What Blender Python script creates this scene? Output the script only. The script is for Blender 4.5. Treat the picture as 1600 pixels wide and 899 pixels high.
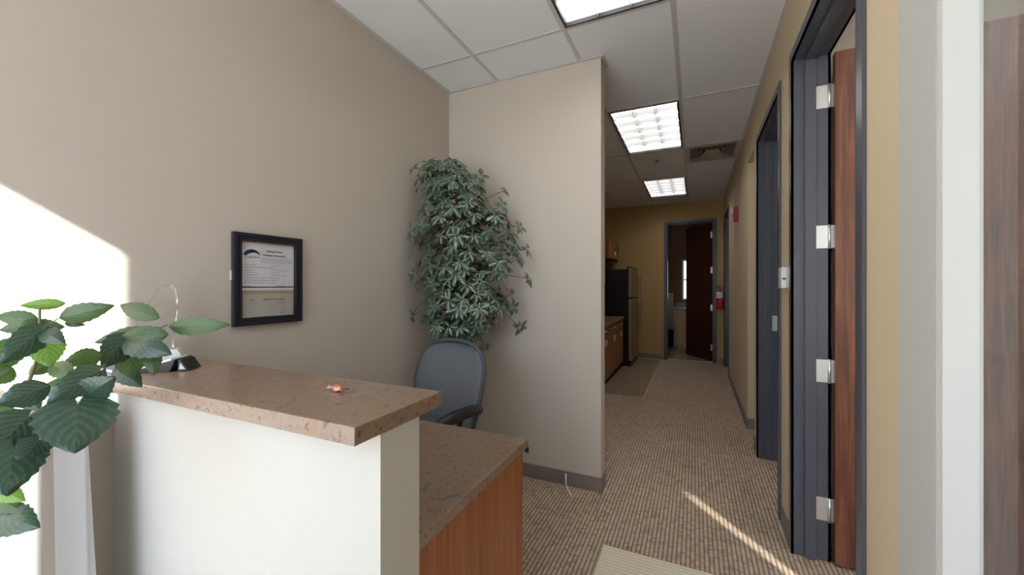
import bpy, bmesh, math, random
from mathutils import Vector, Matrix
random.seed(7)
PI = math.pi
for o in list(bpy.data.objects): bpy.data.objects.remove(o, do_unlink=True)
SC = bpy.context.scene
COL = SC.collection

# ------------------------------------------------------------------ camera
CAM_H = 1.375; FPX = 619.0; YAW = math.radians(24.8)
cd = bpy.data.cameras.new('camera'); cam = bpy.data.objects.new('camera', cd); COL.objects.link(cam)
cam.location = (0, 0, CAM_H); cam.rotation_euler = (PI/2, 0, YAW)
cd.sensor_width = 36; cd.lens = FPX/1600*36; cd.shift_y = -2.5/1600; cd.clip_start = 0.02
SC.camera = cam
# ------------------------------------------------------------------ world, sun, exposure
SC.view_settings.view_transform = 'Standard'; SC.view_settings.look = 'None'
SC.view_settings.gamma = 1; SC.view_settings.exposure = 0.40; SC.view_settings.use_curve_mapping = False
w = bpy.data.worlds.new('sky'); SC.world = w; w.use_nodes = True
nt = w.node_tree; nt.nodes.clear()
bgN = nt.nodes.new('ShaderNodeBackground'); outN = nt.nodes.new('ShaderNodeOutputWorld')
geo = nt.nodes.new('ShaderNodeTexCoord'); sp = nt.nodes.new('ShaderNodeSeparateXYZ')
rmp = nt.nodes.new('ShaderNodeValToRGB')
rmp.color_ramp.elements[0].position = 0.46; rmp.color_ramp.elements[0].color = (0.95, 0.93, 0.92, 1)
rmp.color_ramp.elements[1].position = 0.56; rmp.color_ramp.elements[1].color = (0.76, 0.87, 1.0, 1)
e = rmp.color_ramp.elements.new(1.0); e.color = (0.45, 0.62, 0.95, 1)
mp = nt.nodes.new('ShaderNodeMapRange'); mp.inputs[1].default_value = -1; mp.inputs[2].default_value = 1
nt.links.new(geo.outputs['Generated'], sp.inputs[0]); nt.links.new(sp.outputs[2], mp.inputs[0])
nt.links.new(mp.outputs[0], rmp.inputs[0]); nt.links.new(rmp.outputs[0], bgN.inputs[0])
bgN.inputs[1].default_value = 5.5
nt.links.new(bgN.outputs[0], outN.inputs[0])
sd = bpy.data.lights.new('sun', 'SUN'); sun = bpy.data.objects.new('sun', sd); COL.objects.link(sun)
sd.energy = 24; sd.angle = math.radians(0.7); sd.color = (1, 0.95, 0.88)
SUN = Vector((-0.781, 1.0, -0.65)).normalized()
sun.rotation_euler = SUN.to_track_quat('-Z', 'Y').to_euler(); sun.location = (4, -6, 5)
LAMP = 4.0            # emission of the troffer diffusers

# ------------------------------------------------------------------ materials
def newmat(name):
    m = bpy.data.materials.new(name); m.use_nodes = True
    n = m.node_tree; b = n.nodes['Principled BSDF']; return m, n, b
def N(n, t, **k):
    x = n.nodes.new(t)
    for a, v in k.items(): setattr(x, a, v)
    return x
def noise(n, scale, detail=3, vec=None, mapscale=None):
    t = N(n, 'ShaderNodeTexNoise'); t.inputs['Scale'].default_value = scale; t.inputs['Detail'].default_value = detail
    tc = N(n, 'ShaderNodeTexCoord'); src = tc.outputs['Object']
    if mapscale:
        mpn = N(n, 'ShaderNodeMapping'); mpn.inputs['Scale'].default_value = mapscale
        n.links.new(src, mpn.inputs[0]); src = mpn.outputs[0]
    n.links.new(src, t.inputs['Vector']); return t
def ramp(n, src, stops):
    r = N(n, 'ShaderNodeValToRGB'); e = r.color_ramp.elements
    e[0].position, e[0].color = stops[0][0], (*stops[0][1], 1)
    e[1].position, e[1].color = stops[-1][0], (*stops[-1][1], 1)
    for p, c in stops[1:-1]:
        q = e.new(p); q.color = (*c, 1)
    n.links.new(src, r.inputs[0]); return r
def bump(n, b, src, strength=.2, dist=.002):
    bp = N(n, 'ShaderNodeBump'); bp.inputs['Strength'].default_value = strength; bp.inputs['Distance'].default_value = dist
    n.links.new(src, bp.inputs['Height']); n.links.new(bp.outputs[0], b.inputs['Normal'])
def plain(name, rgb, rough=.5, metal=0, bmp=0, scale=200, var=.0, spec=.5, trans=0, ior=1.45):
    m, n, b = newmat(name)
    b.inputs['Base Color'].default_value = (*rgb, 1); b.inputs['Roughness'].default_value = rough
    b.inputs['Metallic'].default_value = metal; b.inputs['Specular IOR Level'].default_value = spec
    b.inputs['Transmission Weight'].default_value = trans; b.inputs['IOR'].default_value = ior
    t = noise(n, scale)
    if bmp: bump(n, b, t.outputs[0], bmp)
    v = var or .03
    r = ramp(n, t.outputs[0], [(.3, tuple(c*(1-v) for c in rgb)), (.7, tuple(min(1, c*(1+v)) for c in rgb))])
    n.links.new(r.outputs[0], b.inputs['Base Color'])
    return m
def wood(name, dark, mid, light, rough=.35, axis=2, scale=1.0, spec=.5):
    m, n, b = newmat(name)
    s = [22*scale, 22*scale, 22*scale]; s[axis] = 1.3*scale
    a = noise(n, 1.6, 6, mapscale=tuple(s)); a.inputs['Distortion'].default_value = .6
    s2 = [140*scale]*3; s2[axis] = 5*scale
    f = noise(n, 1.5, 4, mapscale=tuple(s2))
    r = ramp(n, a.outputs[0], [(.3, dark), (.5, mid), (.7, light)])
    r2 = ramp(n, f.outputs[0], [(.35, (.62, .58, .55)), (.6, (1, 1, 1))])
    mx = N(n, 'ShaderNodeMix', data_type='RGBA', blend_type='MULTIPLY'); mx.inputs[0].default_value = .7
    n.links.new(r.outputs[0], mx.inputs[6]); n.links.new(r2.outputs[0], mx.inputs[7])
    n.links.new(mx.outputs[2], b.inputs['Base Color']); b.inputs['Roughness'].default_value = rough
    b.inputs['Specular IOR Level'].default_value = spec
    bump(n, b, f.outputs[0], .12, .001); return m
def emis(name, rgb, s):
    m, n, b = newmat(name)
    b.inputs['Base Color'].default_value = (.8, .8, .8, 1)
    b.inputs['Emission Color'].default_value = (*rgb, 1); b.inputs['Emission Strength'].default_value = s
    return m
M = {}
M['wall'] = plain('wall_paint', (.52, .468, .415), .75, bmp=.12, scale=260, var=.015)
M['wall_tan'] = plain('wall_paint_tan', (.58, .465, .31), .75, bmp=.12, scale=260, var=.015)
M['wall_warm_glow'] = plain('wall_paint_warm_glow', (.46, .30, .125), .7, bmp=.12, scale=260, var=.02)  # wall paint with a warm lamp's golden glow put into the colour
M['wall_brown'] = plain('wall_paint_brown', (.16, .09, .06), .7, var=.03)
M['wall_daylit'] = plain('wall_paint_daylit', (.475, .465, .435), .7, bmp=.12, scale=260, var=.012)  # same paint as the walls, cool daylight put into the colour
M['white'] = plain('white_paint', (.80, .80, .78), .5, var=.01)
M['tile_ceiling'] = plain('ceiling_panel_board', (.79, .81, .85), .9, bmp=.35, scale=420, var=.03)
M['tbar'] = plain('ceiling_bar_metal', (.56, .55, .52), .5, var=.01)
M['jamb'] = plain('jamb_paint', (.60, .60, .59), .5, var=.01)
M['base'] = plain('baseboard_rubber', (.20, .175, .155), .5, var=.03)
M['frame'] = plain('charcoal_frame_paint', (.078, .083, .105), .32, var=.03, spec=.6)
M['steel'] = plain('brushed_steel', (.42, .39, .36), .3, 1, var=.08, scale=60)
M['hinge'] = plain('satin_hinge_steel', (.74, .76, .78), .34, .85, var=.05)
M['dark'] = plain('dark_plastic', (.02, .02, .022), .45, var=.1)
M['black'] = plain('black_enamel', (.008, .008, .009), .35, var=.1)
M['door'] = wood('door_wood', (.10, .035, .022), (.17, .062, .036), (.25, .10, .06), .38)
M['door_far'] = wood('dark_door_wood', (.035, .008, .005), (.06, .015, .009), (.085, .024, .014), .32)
M['cherry'] = wood('cherry_laminate', (.27, .072, .016), (.34, .10, .024), (.41, .135, .034), .4, scale=.7)
M['cabinet'] = wood('cabinet_wood', (.24, .09, .028), (.31, .125, .04), (.38, .16, .055), .4, scale=.8)
M['maple'] = wood('pale_cabinet_wood', (.36, .21, .10), (.42, .25, .13), (.5, .31, .17), .4)
M['red'] = plain('red_enamel', (.48, .02, .02), .3, var=.05)
M['redplastic'] = plain('red_plastic', (.40, .03, .04), .4, var=.05)
M['paper'] = plain('white_paper', (.74, .75, .80), .6, var=.01)
M['paper2'] = plain('grey_paper', (.50, .48, .44), .6, var=.02)
M['mat_tan'] = plain('tan_mount', (.44, .34, .20), .7, var=.03)
M['ink'] = plain('black_ink', (.06, .06, .08), .6)
M['greyink'] = plain('grey_ink', (.30, .30, .35), .6)
M['blue'] = plain('blue_ink', (.02, .035, .14), .6)
M['pframe'] = plain('black_frame_wood', (.012, .013, .024), .28, var=.1, spec=.7)
M['fabric'] = plain('slate_fabric', (.15, .162, .18), .95, bmp=.5, scale=500, var=.12)
M['trim_fabric'] = plain('chair_rim', (.075, .085, .10), .8, var=.1)
M['bark'] = plain('grey_bark', (.13, .095, .075), .85, bmp=.5, scale=60, var=.3)
M['stem'] = plain('plant_stem', (.16, .15, .08), .6, var=.2)
M['pot'] = plain('woven_pot', (.16, .09, .05), .7, bmp=.4, scale=40, var=.2)
M['potwhite'] = plain('white_ceramic', (.7, .7, .68), .25, var=.02)
M['soil'] = plain('soil', (.05, .035, .025), .95, bmp=.6, scale=50, var=.3)
M['cloth'] = plain('white_cloth', (.84, .85, .87), .8, bmp=.15, scale=300, var=.01)
M['wrapper'] = plain('pink_wrapper', (.62, .20, .15), .2, .25, var=.3, scale=90)
M['wrapper2'] = plain('pale_wrapper', (.85, .62, .55), .15, .2, var=.2, scale=90)
M['cable'] = plain('white_cable', (.72, .70, .66), .5)
M['beige_vent'] = plain('beige_vent_metal', (.55, .51, .45), .45, .2, var=.05)
M['brass'] = plain('brass', (.7, .5, .2), .3, 1)
M['grout'] = plain('grout', (.42, .36, .28), .8, var=.05)
M['walltile'] = plain('white_wall_tile', (.50, .45, .40), .25, var=.04, scale=5)
M['lens'] = emis('light_diffuser', (1, .985, .96), LAMP)
M['louver'] = plain('white_louver', (.45, .45, .45), .3, var=.005)
# glass
def glass(name, tint=(1, 1, 1), rough=0.0):
    m, n, b = newmat(name); n.nodes.remove(b)
    tr = N(n, 'ShaderNodeBsdfTransparent'); tr.inputs[0].default_value = (*tint, 1)
    gl = N(n, 'ShaderNodeBsdfGlossy'); gl.inputs['Roughness'].default_value = rough
    fr = N(n, 'ShaderNodeFresnel'); gm = N(n, 'ShaderNodeNewGeometry'); ir = N(n, 'ShaderNodeMapRange')
    ir.inputs[3].default_value = 1.36; ir.inputs[4].default_value = 1/1.36; n.links.new(gm.outputs['Backfacing'], ir.inputs[0]); n.links.new(ir.outputs[0], fr.inputs[0])
    mx = N(n, 'ShaderNodeMixShader'); o = n.nodes['Material Output']
    n.links.new(fr.outputs[0], mx.inputs[0]); n.links.new(tr.outputs[0], mx.inputs[1]); n.links.new(gl.outputs[0], mx.inputs[2])
    n.links.new(mx.outputs[0], o.inputs[0]); return m
M['pane'] = glass('window_glass', (.93, .95, .95))
M['picglass'] = glass('picture_glass', (.97, .97, .97))
M['crystal'] = plain('crystal', (1, 1, 1), .02, trans=1, ior=1.5, var=.001)
# carpet
def carpet_mat():
    m, n, b = newmat('ribbed_carpet')
    tc = N(n, 'ShaderNodeTexCoord'); s = N(n, 'ShaderNodeSeparateXYZ'); n.links.new(tc.outputs['Object'], s.inputs[0])
    def mth(op, a, b_=None, c=None):
        x = N(n, 'ShaderNodeMath', operation=op)
        for i, v in enumerate((a, b_, c)):
            if v is None: continue
            if isinstance(v, (int, float)): x.inputs[i].default_value = v
            else: n.links.new(v, x.inputs[i])
        return x.outputs[0]
    ux = mth('DIVIDE', s.outputs[0], .0215); col = mth('FLOOR', ux)
    fx = mth('FRACT', ux)
    off = mth('MULTIPLY', mth('MODULO', col, 2.0), .5)
    uy = mth('ADD', mth('DIVIDE', s.outputs[1], .0175), off); row = mth('FLOOR', uy); fy = mth('FRACT', uy)
    hx = mth('SINE', mth('MULTIPLY', fx, PI)); hy = mth('SINE', mth('MULTIPLY', fy, PI))
    h = mth('MULTIPLY', hx, mth('ADD', .42, mth('MULTIPLY', .58, hy)))
    cv = N(n, 'ShaderNodeCombineXYZ'); n.links.new(col, cv.inputs[0]); n.links.new(row, cv.inputs[1])
    wn = N(n, 'ShaderNodeTexWhiteNoise'); n.links.new(cv.outputs[0], wn.inputs['Vector'])
    rc = ramp(n, wn.outputs[0], [(0, (.42, .31, .24)), (.3, (.53, .41, .31)), (.6, (.58, .47, .385)), (.85, (.54, .42, .29)), (1, (.61, .52, .44))])
    rg = ramp(n, h, [(.1, (.22, .18, .15)), (.55, (.9, .9, .9)), (.8, (1, 1, 1))])
    big = noise(n, 5, 3); rb = ramp(n, big.outputs[0], [(.35, (.9, .9, .92)), (.65, (1.0, .98, .93))])
    mx = N(n, 'ShaderNodeMix', data_type='RGBA', blend_type='MULTIPLY'); mx.inputs[0].default_value = .82
    n.links.new(rc.outputs[0], mx.inputs[6]); n.links.new(rg.outputs[0], mx.inputs[7])
    m2 = N(n, 'ShaderNodeMix', data_type='RGBA', blend_type='MULTIPLY'); m2.inputs[0].default_value = 1
    n.links.new(mx.outputs[2], m2.inputs[6]); n.links.new(rb.outputs[0], m2.inputs[7])
    n.links.new(m2.outputs[2], b.inputs['Base Color']); b.inputs['Roughness'].default_value = .95
    b.inputs['Specular IOR Level'].default_value = .1
    fz = noise(n, 900, 2)
    hh = mth('ADD', h, mth('MULTIPLY', fz.outputs[0], .4))
    bump(n, b, hh, .6, .004); return m
M['carpet'] = carpet_mat()
def ribmat():
    m, n, b = newmat('ribbed_mat')
    tc = N(n, 'ShaderNodeTexCoord')
    wv = N(n, 'ShaderNodeTexWave', bands_direction='Y'); wv.inputs['Scale'].default_value = 14; wv.inputs['Distortion'].default_value = .2
    n.links.new(tc.outputs['Object'], wv.inputs['Vector'])
    r = ramp(n, wv.outputs['Color'], [(0, (.60, .54, .40)), (1, (.72, .66, .50))])
    n.links.new(r.outputs[0], b.inputs['Base Color']); b.inputs['Roughness'].default_value = .9
    bump(n, b, wv.outputs['Color'], .5, .003); return m
M['ribmat'] = ribmat()
def stone(name, cols, spots, rough=.3):
    m, n, b = newmat(name)
    a = noise(n, 17, 9); a.inputs['Roughness'].default_value = .8; a.inputs['Distortion'].default_value = .8
    r = ramp(n, a.outputs[0], cols)
    s = noise(n, 62, 3, mapscale=(1, 1.4, 1)); s.inputs['Distortion'].default_value = .7
    rs = ramp(n, s.outputs[0], [(.61, (0, 0, 0)), (.66, (1, 1, 1))])
    s2 = noise(n, 6, 6); rs2 = ramp(n, s2.outputs[0], [(.47, (0, 0, 0)), (.62, (1, 1, 1))])
    mx = N(n, 'ShaderNodeMix', data_type='RGBA'); mx.inputs[7].default_value = (*spots[1], 1)
    mlt = N(n, 'ShaderNodeMath', operation='MULTIPLY'); mlt.inputs[1].default_value = .5
    n.links.new(rs2.outputs[0], mlt.inputs[0]); n.links.new(mlt.outputs[0], mx.inputs[0]); n.links.new(r.outputs[0], mx.inputs[6])
    m2 = N(n, 'ShaderNodeMix', data_type='RGBA'); m2.inputs[7].default_value = (*spots[0], 1)
    ml2 = N(n, 'ShaderNodeMath', operation='MULTIPLY'); ml2.inputs[1].default_value = .75
    n.links.new(rs.outputs[0], ml2.inputs[0]); n.links.new(ml2.outputs[0], m2.inputs[0]); n.links.new(mx.outputs[2], m2.inputs[6])
    n.links.new(m2.outputs[2], b.inputs['Base Color']); b.inputs['Roughness'].default_value = rough
    bump(n, b, a.outputs[0], .05, .001); return m
M['laminate'] = stone('stone_laminate', [(.30, (.10, .065, .042)), (.43, (.185, .130, .098)), (.50, (.245, .185, .140)), (.57, (.205, .115, .080)), (.70, (.34, .28, .205))],
                      ((.05, .026, .022), (.235, .145, .085)))
M['floor_tile'] = stone('stone_floor_tile', [(.3, (.22, .16, .11)), (.5, (.29, .215, .15)), (.7, (.34, .26, .19))], ((.2, .15, .1), (.26, .19, .13)), .25)
def leafmat(name, c1, c2, c3, rough=.4, tr=.25, veins=True):
    m, n, b = newmat(name)
    uv = N(n, 'ShaderNodeUVMap'); s = N(n, 'ShaderNodeSeparateXYZ'); n.links.new(uv.outputs[0], s.inputs[0])
    # u: |distance from midrib|; v: along
    ab = N(n, 'ShaderNodeMath', operation='SUBTRACT'); ab.inputs[1].default_value = .5; n.links.new(s.outputs[0], ab.inputs[0])
    a2 = N(n, 'ShaderNodeMath', operation='ABSOLUTE'); n.links.new(ab.outputs[0], a2.inputs[0])
    if veins:
        q = N(n, 'ShaderNodeMath', operation='MULTIPLY'); q.inputs[1].default_value = 1.1; n.links.new(a2.outputs[0], q.inputs[0])
        d = N(n, 'ShaderNodeMath', operation='SUBTRACT'); n.links.new(s.outputs[1], d.inputs[0]); n.links.new(q.outputs[0], d.inputs[1])
        k = N(n, 'ShaderNodeMath', operation='MULTIPLY'); k.inputs[1].default_value = 5.5; n.links.new(d.outputs[0], k.inputs[0])
        fr = N(n, 'ShaderNodeMath', operation='FRACT'); n.links.new(k.outputs[0], fr.inputs[0])
        r = ramp(n, fr.outputs[0], [(0, c3), (.05, c2), (.45, c1), (.96, c2), (1, c3)])
        bump(n, b, fr.outputs[0], .5, .003)
    else:
        t = N(n, 'ShaderNodeTexNoise'); t.inputs['Scale'].default_value = 2.4; t.inputs['Detail'].default_value = 4
        mpn = N(n, 'ShaderNodeMapping'); mpn.inputs['Scale'].default_value = (3.5, .8, 1)
        oi = N(n, 'ShaderNodeObjectInfo')
        n.links.new(uv.outputs[0], mpn.inputs[0]); n.links.new(oi.outputs['Random'], mpn.inputs['Location'])
        n.links.new(mpn.outputs[0], t.inputs['Vector'])
        ad = N(n, 'ShaderNodeMath', operation='MULTIPLY_ADD'); ad.inputs[1].default_value = -.75; n.links.new(a2.outputs[0], ad.inputs[0]); n.links.new(t.outputs[0], ad.inputs[2])
        r = ramp(n, ad.outputs[0], [(.22, c2), (.30, c1), (.38, c2), (.47, c3)])
    n.links.new(r.outputs[0], b.inputs['Base Color']); b.inputs['Roughness'].default_value = rough
    o = n.nodes['Material Output']; tl = N(n, 'ShaderNodeBsdfTranslucent'); mxs = N(n, 'ShaderNodeMixShader'); mxs.inputs[0].default_value = tr
    g = N(n, 'ShaderNodeMix', data_type='RGBA', blend_type='MULTIPLY'); g.inputs[0].default_value = 1; g.inputs[7].default_value = (1.4, 1.9, .5, 1)
    n.links.new(r.outputs[0], g.inputs[6]); n.links.new(g.outputs[2], tl.inputs[0])
    n.links.new(b.outputs[0], mxs.inputs[1]); n.links.new(tl.outputs[0], mxs.inputs[2]); n.links.new(mxs.outputs[0], o.inputs[0])
    return m
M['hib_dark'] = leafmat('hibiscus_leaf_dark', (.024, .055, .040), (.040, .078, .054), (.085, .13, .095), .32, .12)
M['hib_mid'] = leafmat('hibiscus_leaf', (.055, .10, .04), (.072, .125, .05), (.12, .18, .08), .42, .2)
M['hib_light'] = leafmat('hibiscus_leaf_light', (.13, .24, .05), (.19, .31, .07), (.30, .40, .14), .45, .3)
M['ficus'] = leafmat('variegated_leaf', (.018, .046, .032), (.060, .11, .078), (.36, .42, .31), .42, .1, veins=False)

# ------------------------------------------------------------------ mesh helpers
def BM(): return bmesh.new()
def box(bm, x0, x1, y0, y1, z0, z1, bev=0, mat=None):
    xs = (min(x0, x1), max(x0, x1)); ys = (min(y0, y1), max(y0, y1)); zs = (min(z0, z1), max(z0, z1))
    v = [bm.verts.new((x, y, z)) for z in zs for y in ys for x in xs]
    f = [(0, 2, 3, 1), (4, 5, 7, 6), (0, 1, 5, 4), (2, 6, 7, 3), (1, 3, 7, 5), (0, 4, 6, 2)]
    fs = [bm.faces.new([v[i] for i in q]) for q in f]
    if mat is not None:
        for q in v: q.co = mat @ q.co
    if bev:
        es = set(ed for q in fs for ed in q.edges)
        bmesh.ops.bevel(bm, geom=list(es), offset=bev, segments=2, affect='EDGES', profile=.5)
    return bm
def tube(bm, pts, r, seg=8, caps=True):
    pts = [Vector(p) for p in pts]; rs = r if isinstance(r, (list, tuple)) else [r]*len(pts)
    rings = []; up = Vector((0, 0, 1)); last = None
    for i, p in enumerate(pts):
        t = (pts[min(i+1, len(pts)-1)]-pts[max(i-1, 0)]).normalized()
        if last is None:
            a = up if abs(t.z) < .9 else Vector((1, 0, 0))
            u = t.cross(a).normalized()
        else:
            u = (last - t*last.dot(t)).normalized()
        last = u; v = t.cross(u)
        rings.append([bm.verts.new(p+(u*math.cos(2*PI*k/seg)+v*math.sin(2*PI*k/seg))*rs[i]) for k in range(seg)])
    for a, b in zip(rings, rings[1:]):
        for k in range(seg):
            f = bm.faces.new([a[k], a[(k+1) % seg], b[(k+1) % seg], b[k]]); f.smooth = True
    if caps:
        bm.faces.new(rings[0][::-1]); bm.faces.new(rings[-1])
    return bm
def lathe(bm, prof, c=(0, 0, 0), seg=24, axis='Z'):
    rings = []; c = Vector(c)
    for r, z in prof:
        ring = []
        for k in range(seg):
            a = 2*PI*k/seg; q = Vector((r*math.cos(a), r*math.sin(a), z))
            if axis == 'Y': q = Vector((q.x, q.z, q.y))
            if axis == 'X': q = Vector((q.z, q.x, q.y))
            ring.append(bm.verts.new(c+q))
        rings.append(ring)
    for a, b in zip(rings, rings[1:]):
        for k in range(seg):
            f = bm.faces.new([a[k], a[(k+1) % seg], b[(k+1) % seg], b[k]]); f.smooth = True
    bm.faces.new(rings[0][::-1]); bm.faces.new(rings[-1]); return bm
def prism(bm, pts, d):            # polygon (list of 3D points) extruded by vector d
    a = [bm.verts.new(p) for p in pts]; b = [bm.verts.new(Vector(p)+Vector(d)) for p in pts]
    bm.faces.new(a[::-1]); bm.faces.new(b)
    for i in range(len(a)):
        j = (i+1) % len(a); bm.faces.new([a[i], a[j], b[j], b[i]])
    return bm
def tag(o, label, cat, group=None, kind=None):
    if label: o['label'] = label
    if cat: o['category'] = cat
    if group: o['group'] = group
    if kind: o['kind'] = kind
    return o
WL = {}
def obj(name, bm, mat, parent=None, label=None, center=False):
    bmesh.ops.recalc_face_normals(bm, faces=bm.faces)
    off = Vector((0, 0, 0))
    if parent is not None: off = WL.get(parent.name, Vector((0, 0, 0)))
    loc = off.copy()
    if parent is None or center:
        n = len(bm.verts); lo = [min(v.co[i] for v in bm.verts) for i in range(3)]; hi = [max(v.co[i] for v in bm.verts) for i in range(3)]
        loc = Vector(((lo[0]+hi[0])/2, (lo[1]+hi[1])/2, lo[2]))
    for v in bm.verts: v.co -= loc
    me = bpy.data.meshes.new(name); bm.to_mesh(me); bm.free()
    if mat: me.materials.append(mat)
    o = bpy.data.objects.new(name, me); COL.objects.link(o)
    if parent is not None: o.parent = parent; o.location = loc-off
    else: o.location = loc
    WL[o.name] = loc
    if label: o['label'] = label
    return o
def struct(name, bm, mat, parent=None):
    bmesh.ops.recalc_face_normals(bm, faces=bm.faces)
    me = bpy.data.meshes.new(name); bm.to_mesh(me); bm.free(); me.materials.append(mat)
    o = bpy.data.objects.new(name, me); COL.objects.link(o); WL[o.name] = Vector((0, 0, 0))
    if parent: o.parent = parent
    else: o['kind'] = 'structure'
    return o
def thing(name, label, cat, loc, group=None):
    o = bpy.data.objects.new(name, None); COL.objects.link(o); o.location = loc; o.empty_display_size = .1
    WL[o.name] = Vector(loc); return tag(o, label, cat, group)
def copy_tree(o, parent=None):
    c = o.copy(); COL.objects.link(c); c.parent = parent
    for ch in list(o.children): copy_tree(ch, c)
    return c
def wallbm(axis, a0, a1, t0, t1, z0, z1, ops=()):
    bm = BM()
    def add(s0, s1, q0, q1):
        if s1-s0 < 1e-4 or q1-q0 < 1e-4: return
        if axis == 'x': box(bm, s0, s1, t0, t1, q0, q1)
        else: box(bm, t0, t1, s0, s1, q0, q1)
    cur = a0
    for (s0, s1, q0, q1) in sorted(ops):
        add(cur, s0, z0, z1); add(s0, s1, z0, q0); add(s0, s1, q1, z1); cur = s1
    add(cur, a1, z0, z1); return bm

H = 2.9; XL = -1.77; XR = .46; XR2 = .60; YB = -1.2; YF = 7.88; YP = 2.64; XP = -.568; DH = 2.53
TOP = 3.0
# ------------------------------------------------------------------ structure
bm = BM(); box(bm, -1.9, 3.75, -1.35, 11.0, -.12, 0); floor = struct('floor', bm, M['carpet'])
bm = BM(); box(bm, -1.9, 3.75, -1.35, 11.0, TOP, TOP+.08); ceiling = struct('ceiling', bm, M['white'])
struct('wall_left', wallbm('y', -1.28, 9.9, XL-.12, XL, 0, TOP), M['wall'])
# back wall with the shop window that lets the sun in, office window beyond
WIN = (-1.70, -.235, .22, 2.765)
OWIN = (1.2, 3.45, .5, 2.72)
struct('wall_back', wallbm('x', XL, 3.7, YB-.08, YB, 0, TOP, [WIN, OWIN]), M['wall'])
DOOR1 = (1.52, 2.48, 0, DH+.03); DOOR2 = (2.79, 3.73, 0, DH+.03); NICHE = (3.93, 4.42, 0, 2.56); DOOR3 = (6.74, 7.66, 0, DH+.03)
SIDE = (.28, 1.13, .10, DH)
struct('wall_right', wallbm('y', YB, YF, XR, XR2, 0, TOP, [(.28, 1.30, .10, DH), DOOR1, DOOR2, NICHE, DOOR3]), M['wall_tan'])
bm = BM(); prism(bm, [(XR, 1.13, .10), (XR+.062, 1.13, .10), (XR2, 1.30, .10), (XR, 1.30, .10)], (0, 0, DH-.10)); struct('wall_end_lit', bm, M['wall_daylit'])  # end of the right wall, its brighter light put into the paint
struct('wall_partition', wallbm('x', XL, XP, YP, YP+.12, 0, H), M['wall'])
struct('wall_far', wallbm('x', XL, XR2, YF, YF+.12, 0, TOP, [(-.507, .33, 0, DH+.03)]), M['wall_warm_glow'])
struct('wall_reception', wallbm('x', XL, -.605, .645, .775, 0, 1.06), M['wall_daylit'])
struct('wall_office', wallbm('x', XR2, 3.7, 2.58, 2.70, 0, TOP), M['wall'])
struct('wall_office_right', wallbm('y', YB, 4.0, 3.7, 3.8, 0, TOP), M['wall'])
struct('wall_storeroom', wallbm('x', XR2, 3.7, 3.80, 3.93, 0, TOP), M['wall'])
struct('wall_alcove_far', wallbm('x', XR2, 1.9, 4.42, 4.54, 0, TOP), M['wall'])
struct('wall_alcove_right', wallbm('y', 3.93, 4.42, 1.8, 1.9, 0, TOP), M['wall'])
struct('wall_closet', wallbm('y', 6.4, 8.0, .95, 1.05, 0, TOP), M['wall'])
# bathroom shell
struct('wall_bathroom_left', wallbm('y', 8.0, 9.8, -.85, -.75, 0, TOP), M['wall_brown'])
struct('wall_bathroom_right', wallbm('y', 8.0, 9.8, 1.1, 1.2, 0, TOP), M['wall_brown'])
BW = (-.27, .42, 1.05, 1.98)
struct('wall_bathroom_far', wallbm('x', -.85, 1.2, 9.8, 9.9, 0, TOP, [BW]), M['wall_brown'])

# baseboards
def basebox(name, segs):
    bm = BM()
    for (x0, x1, y0, y1) in segs: box(bm, x0, x1, y0, y1, 0.001, .098, .002)
    return struct(name, bm, M['base'])
t = .008
basebox('baseboard_left', [(XL, XL+t, .775, YP-t), (XL, XL+t, YB, .645)])
basebox('baseboard_partition', [(XL, XP+t, YP-t, YP), (XP, XP+t, YP, YP+.12)])
basebox('baseboard_right', [(XR-t, XR, YB, DOOR1[0]-.06), (XR-t, XR, DOOR1[1]+.05, DOOR2[0]-.05), (XR-t, XR, DOOR2[1]+.05, NICHE[0]), (XR-t, XR, NICHE[1], DOOR3[0]-.05),
                            (XR-t, XR2, NICHE[1]-t, NICHE[1]), (XR-t, XR, DOOR3[1]+.05, YF)])
basebox('baseboard_far', [(-1.0, -.56, YF-t, YF), (.39, XR-t, YF-t, YF)])

# kitchen tiles, each a piece of the floor
x_e = -.575; ts = .297
tm = BM(); box(tm, -.1455, .1455, -.1455, .1455, 0, .007, .0015); bmesh.ops.recalc_face_normals(tm, faces=tm.faces)
tme = bpy.data.meshes.new('floor_tile'); tm.to_mesh(tme); tm.free(); tme.materials.append(M['floor_tile'])
gb = BM(); box(gb, XL, x_e, 5.10, 5.10+ts*9.34, 0, .004); struct('grout_bed', gb, M['grout'], floor)
for i in range(3):
    for j in range(9):
        o = bpy.data.objects.new('floor_tile', tme); COL.objects.link(o); o.parent = floor
        o.location = (x_e-ts*(i+.5), 5.10+ts*(j+.5), .0005+.0008*random.random()); o.rotation_euler = (0, 0, random.choice((0, PI/2, PI)))
gb = BM(); box(gb, -.75, 1.1, 8.0, 9.8, 0, .004); box(gb, -.477, .30, 7.88, 8.0, 0, .004); struct('grout_bed', gb, M['grout'], floor)
for i in range(6):
    for j in range(6):
        o = bpy.data.objects.new('floor_tile', tme); COL.objects.link(o); o.parent = floor
        o.location = (-.6+ts*i, 8.16+ts*j, .001)

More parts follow.
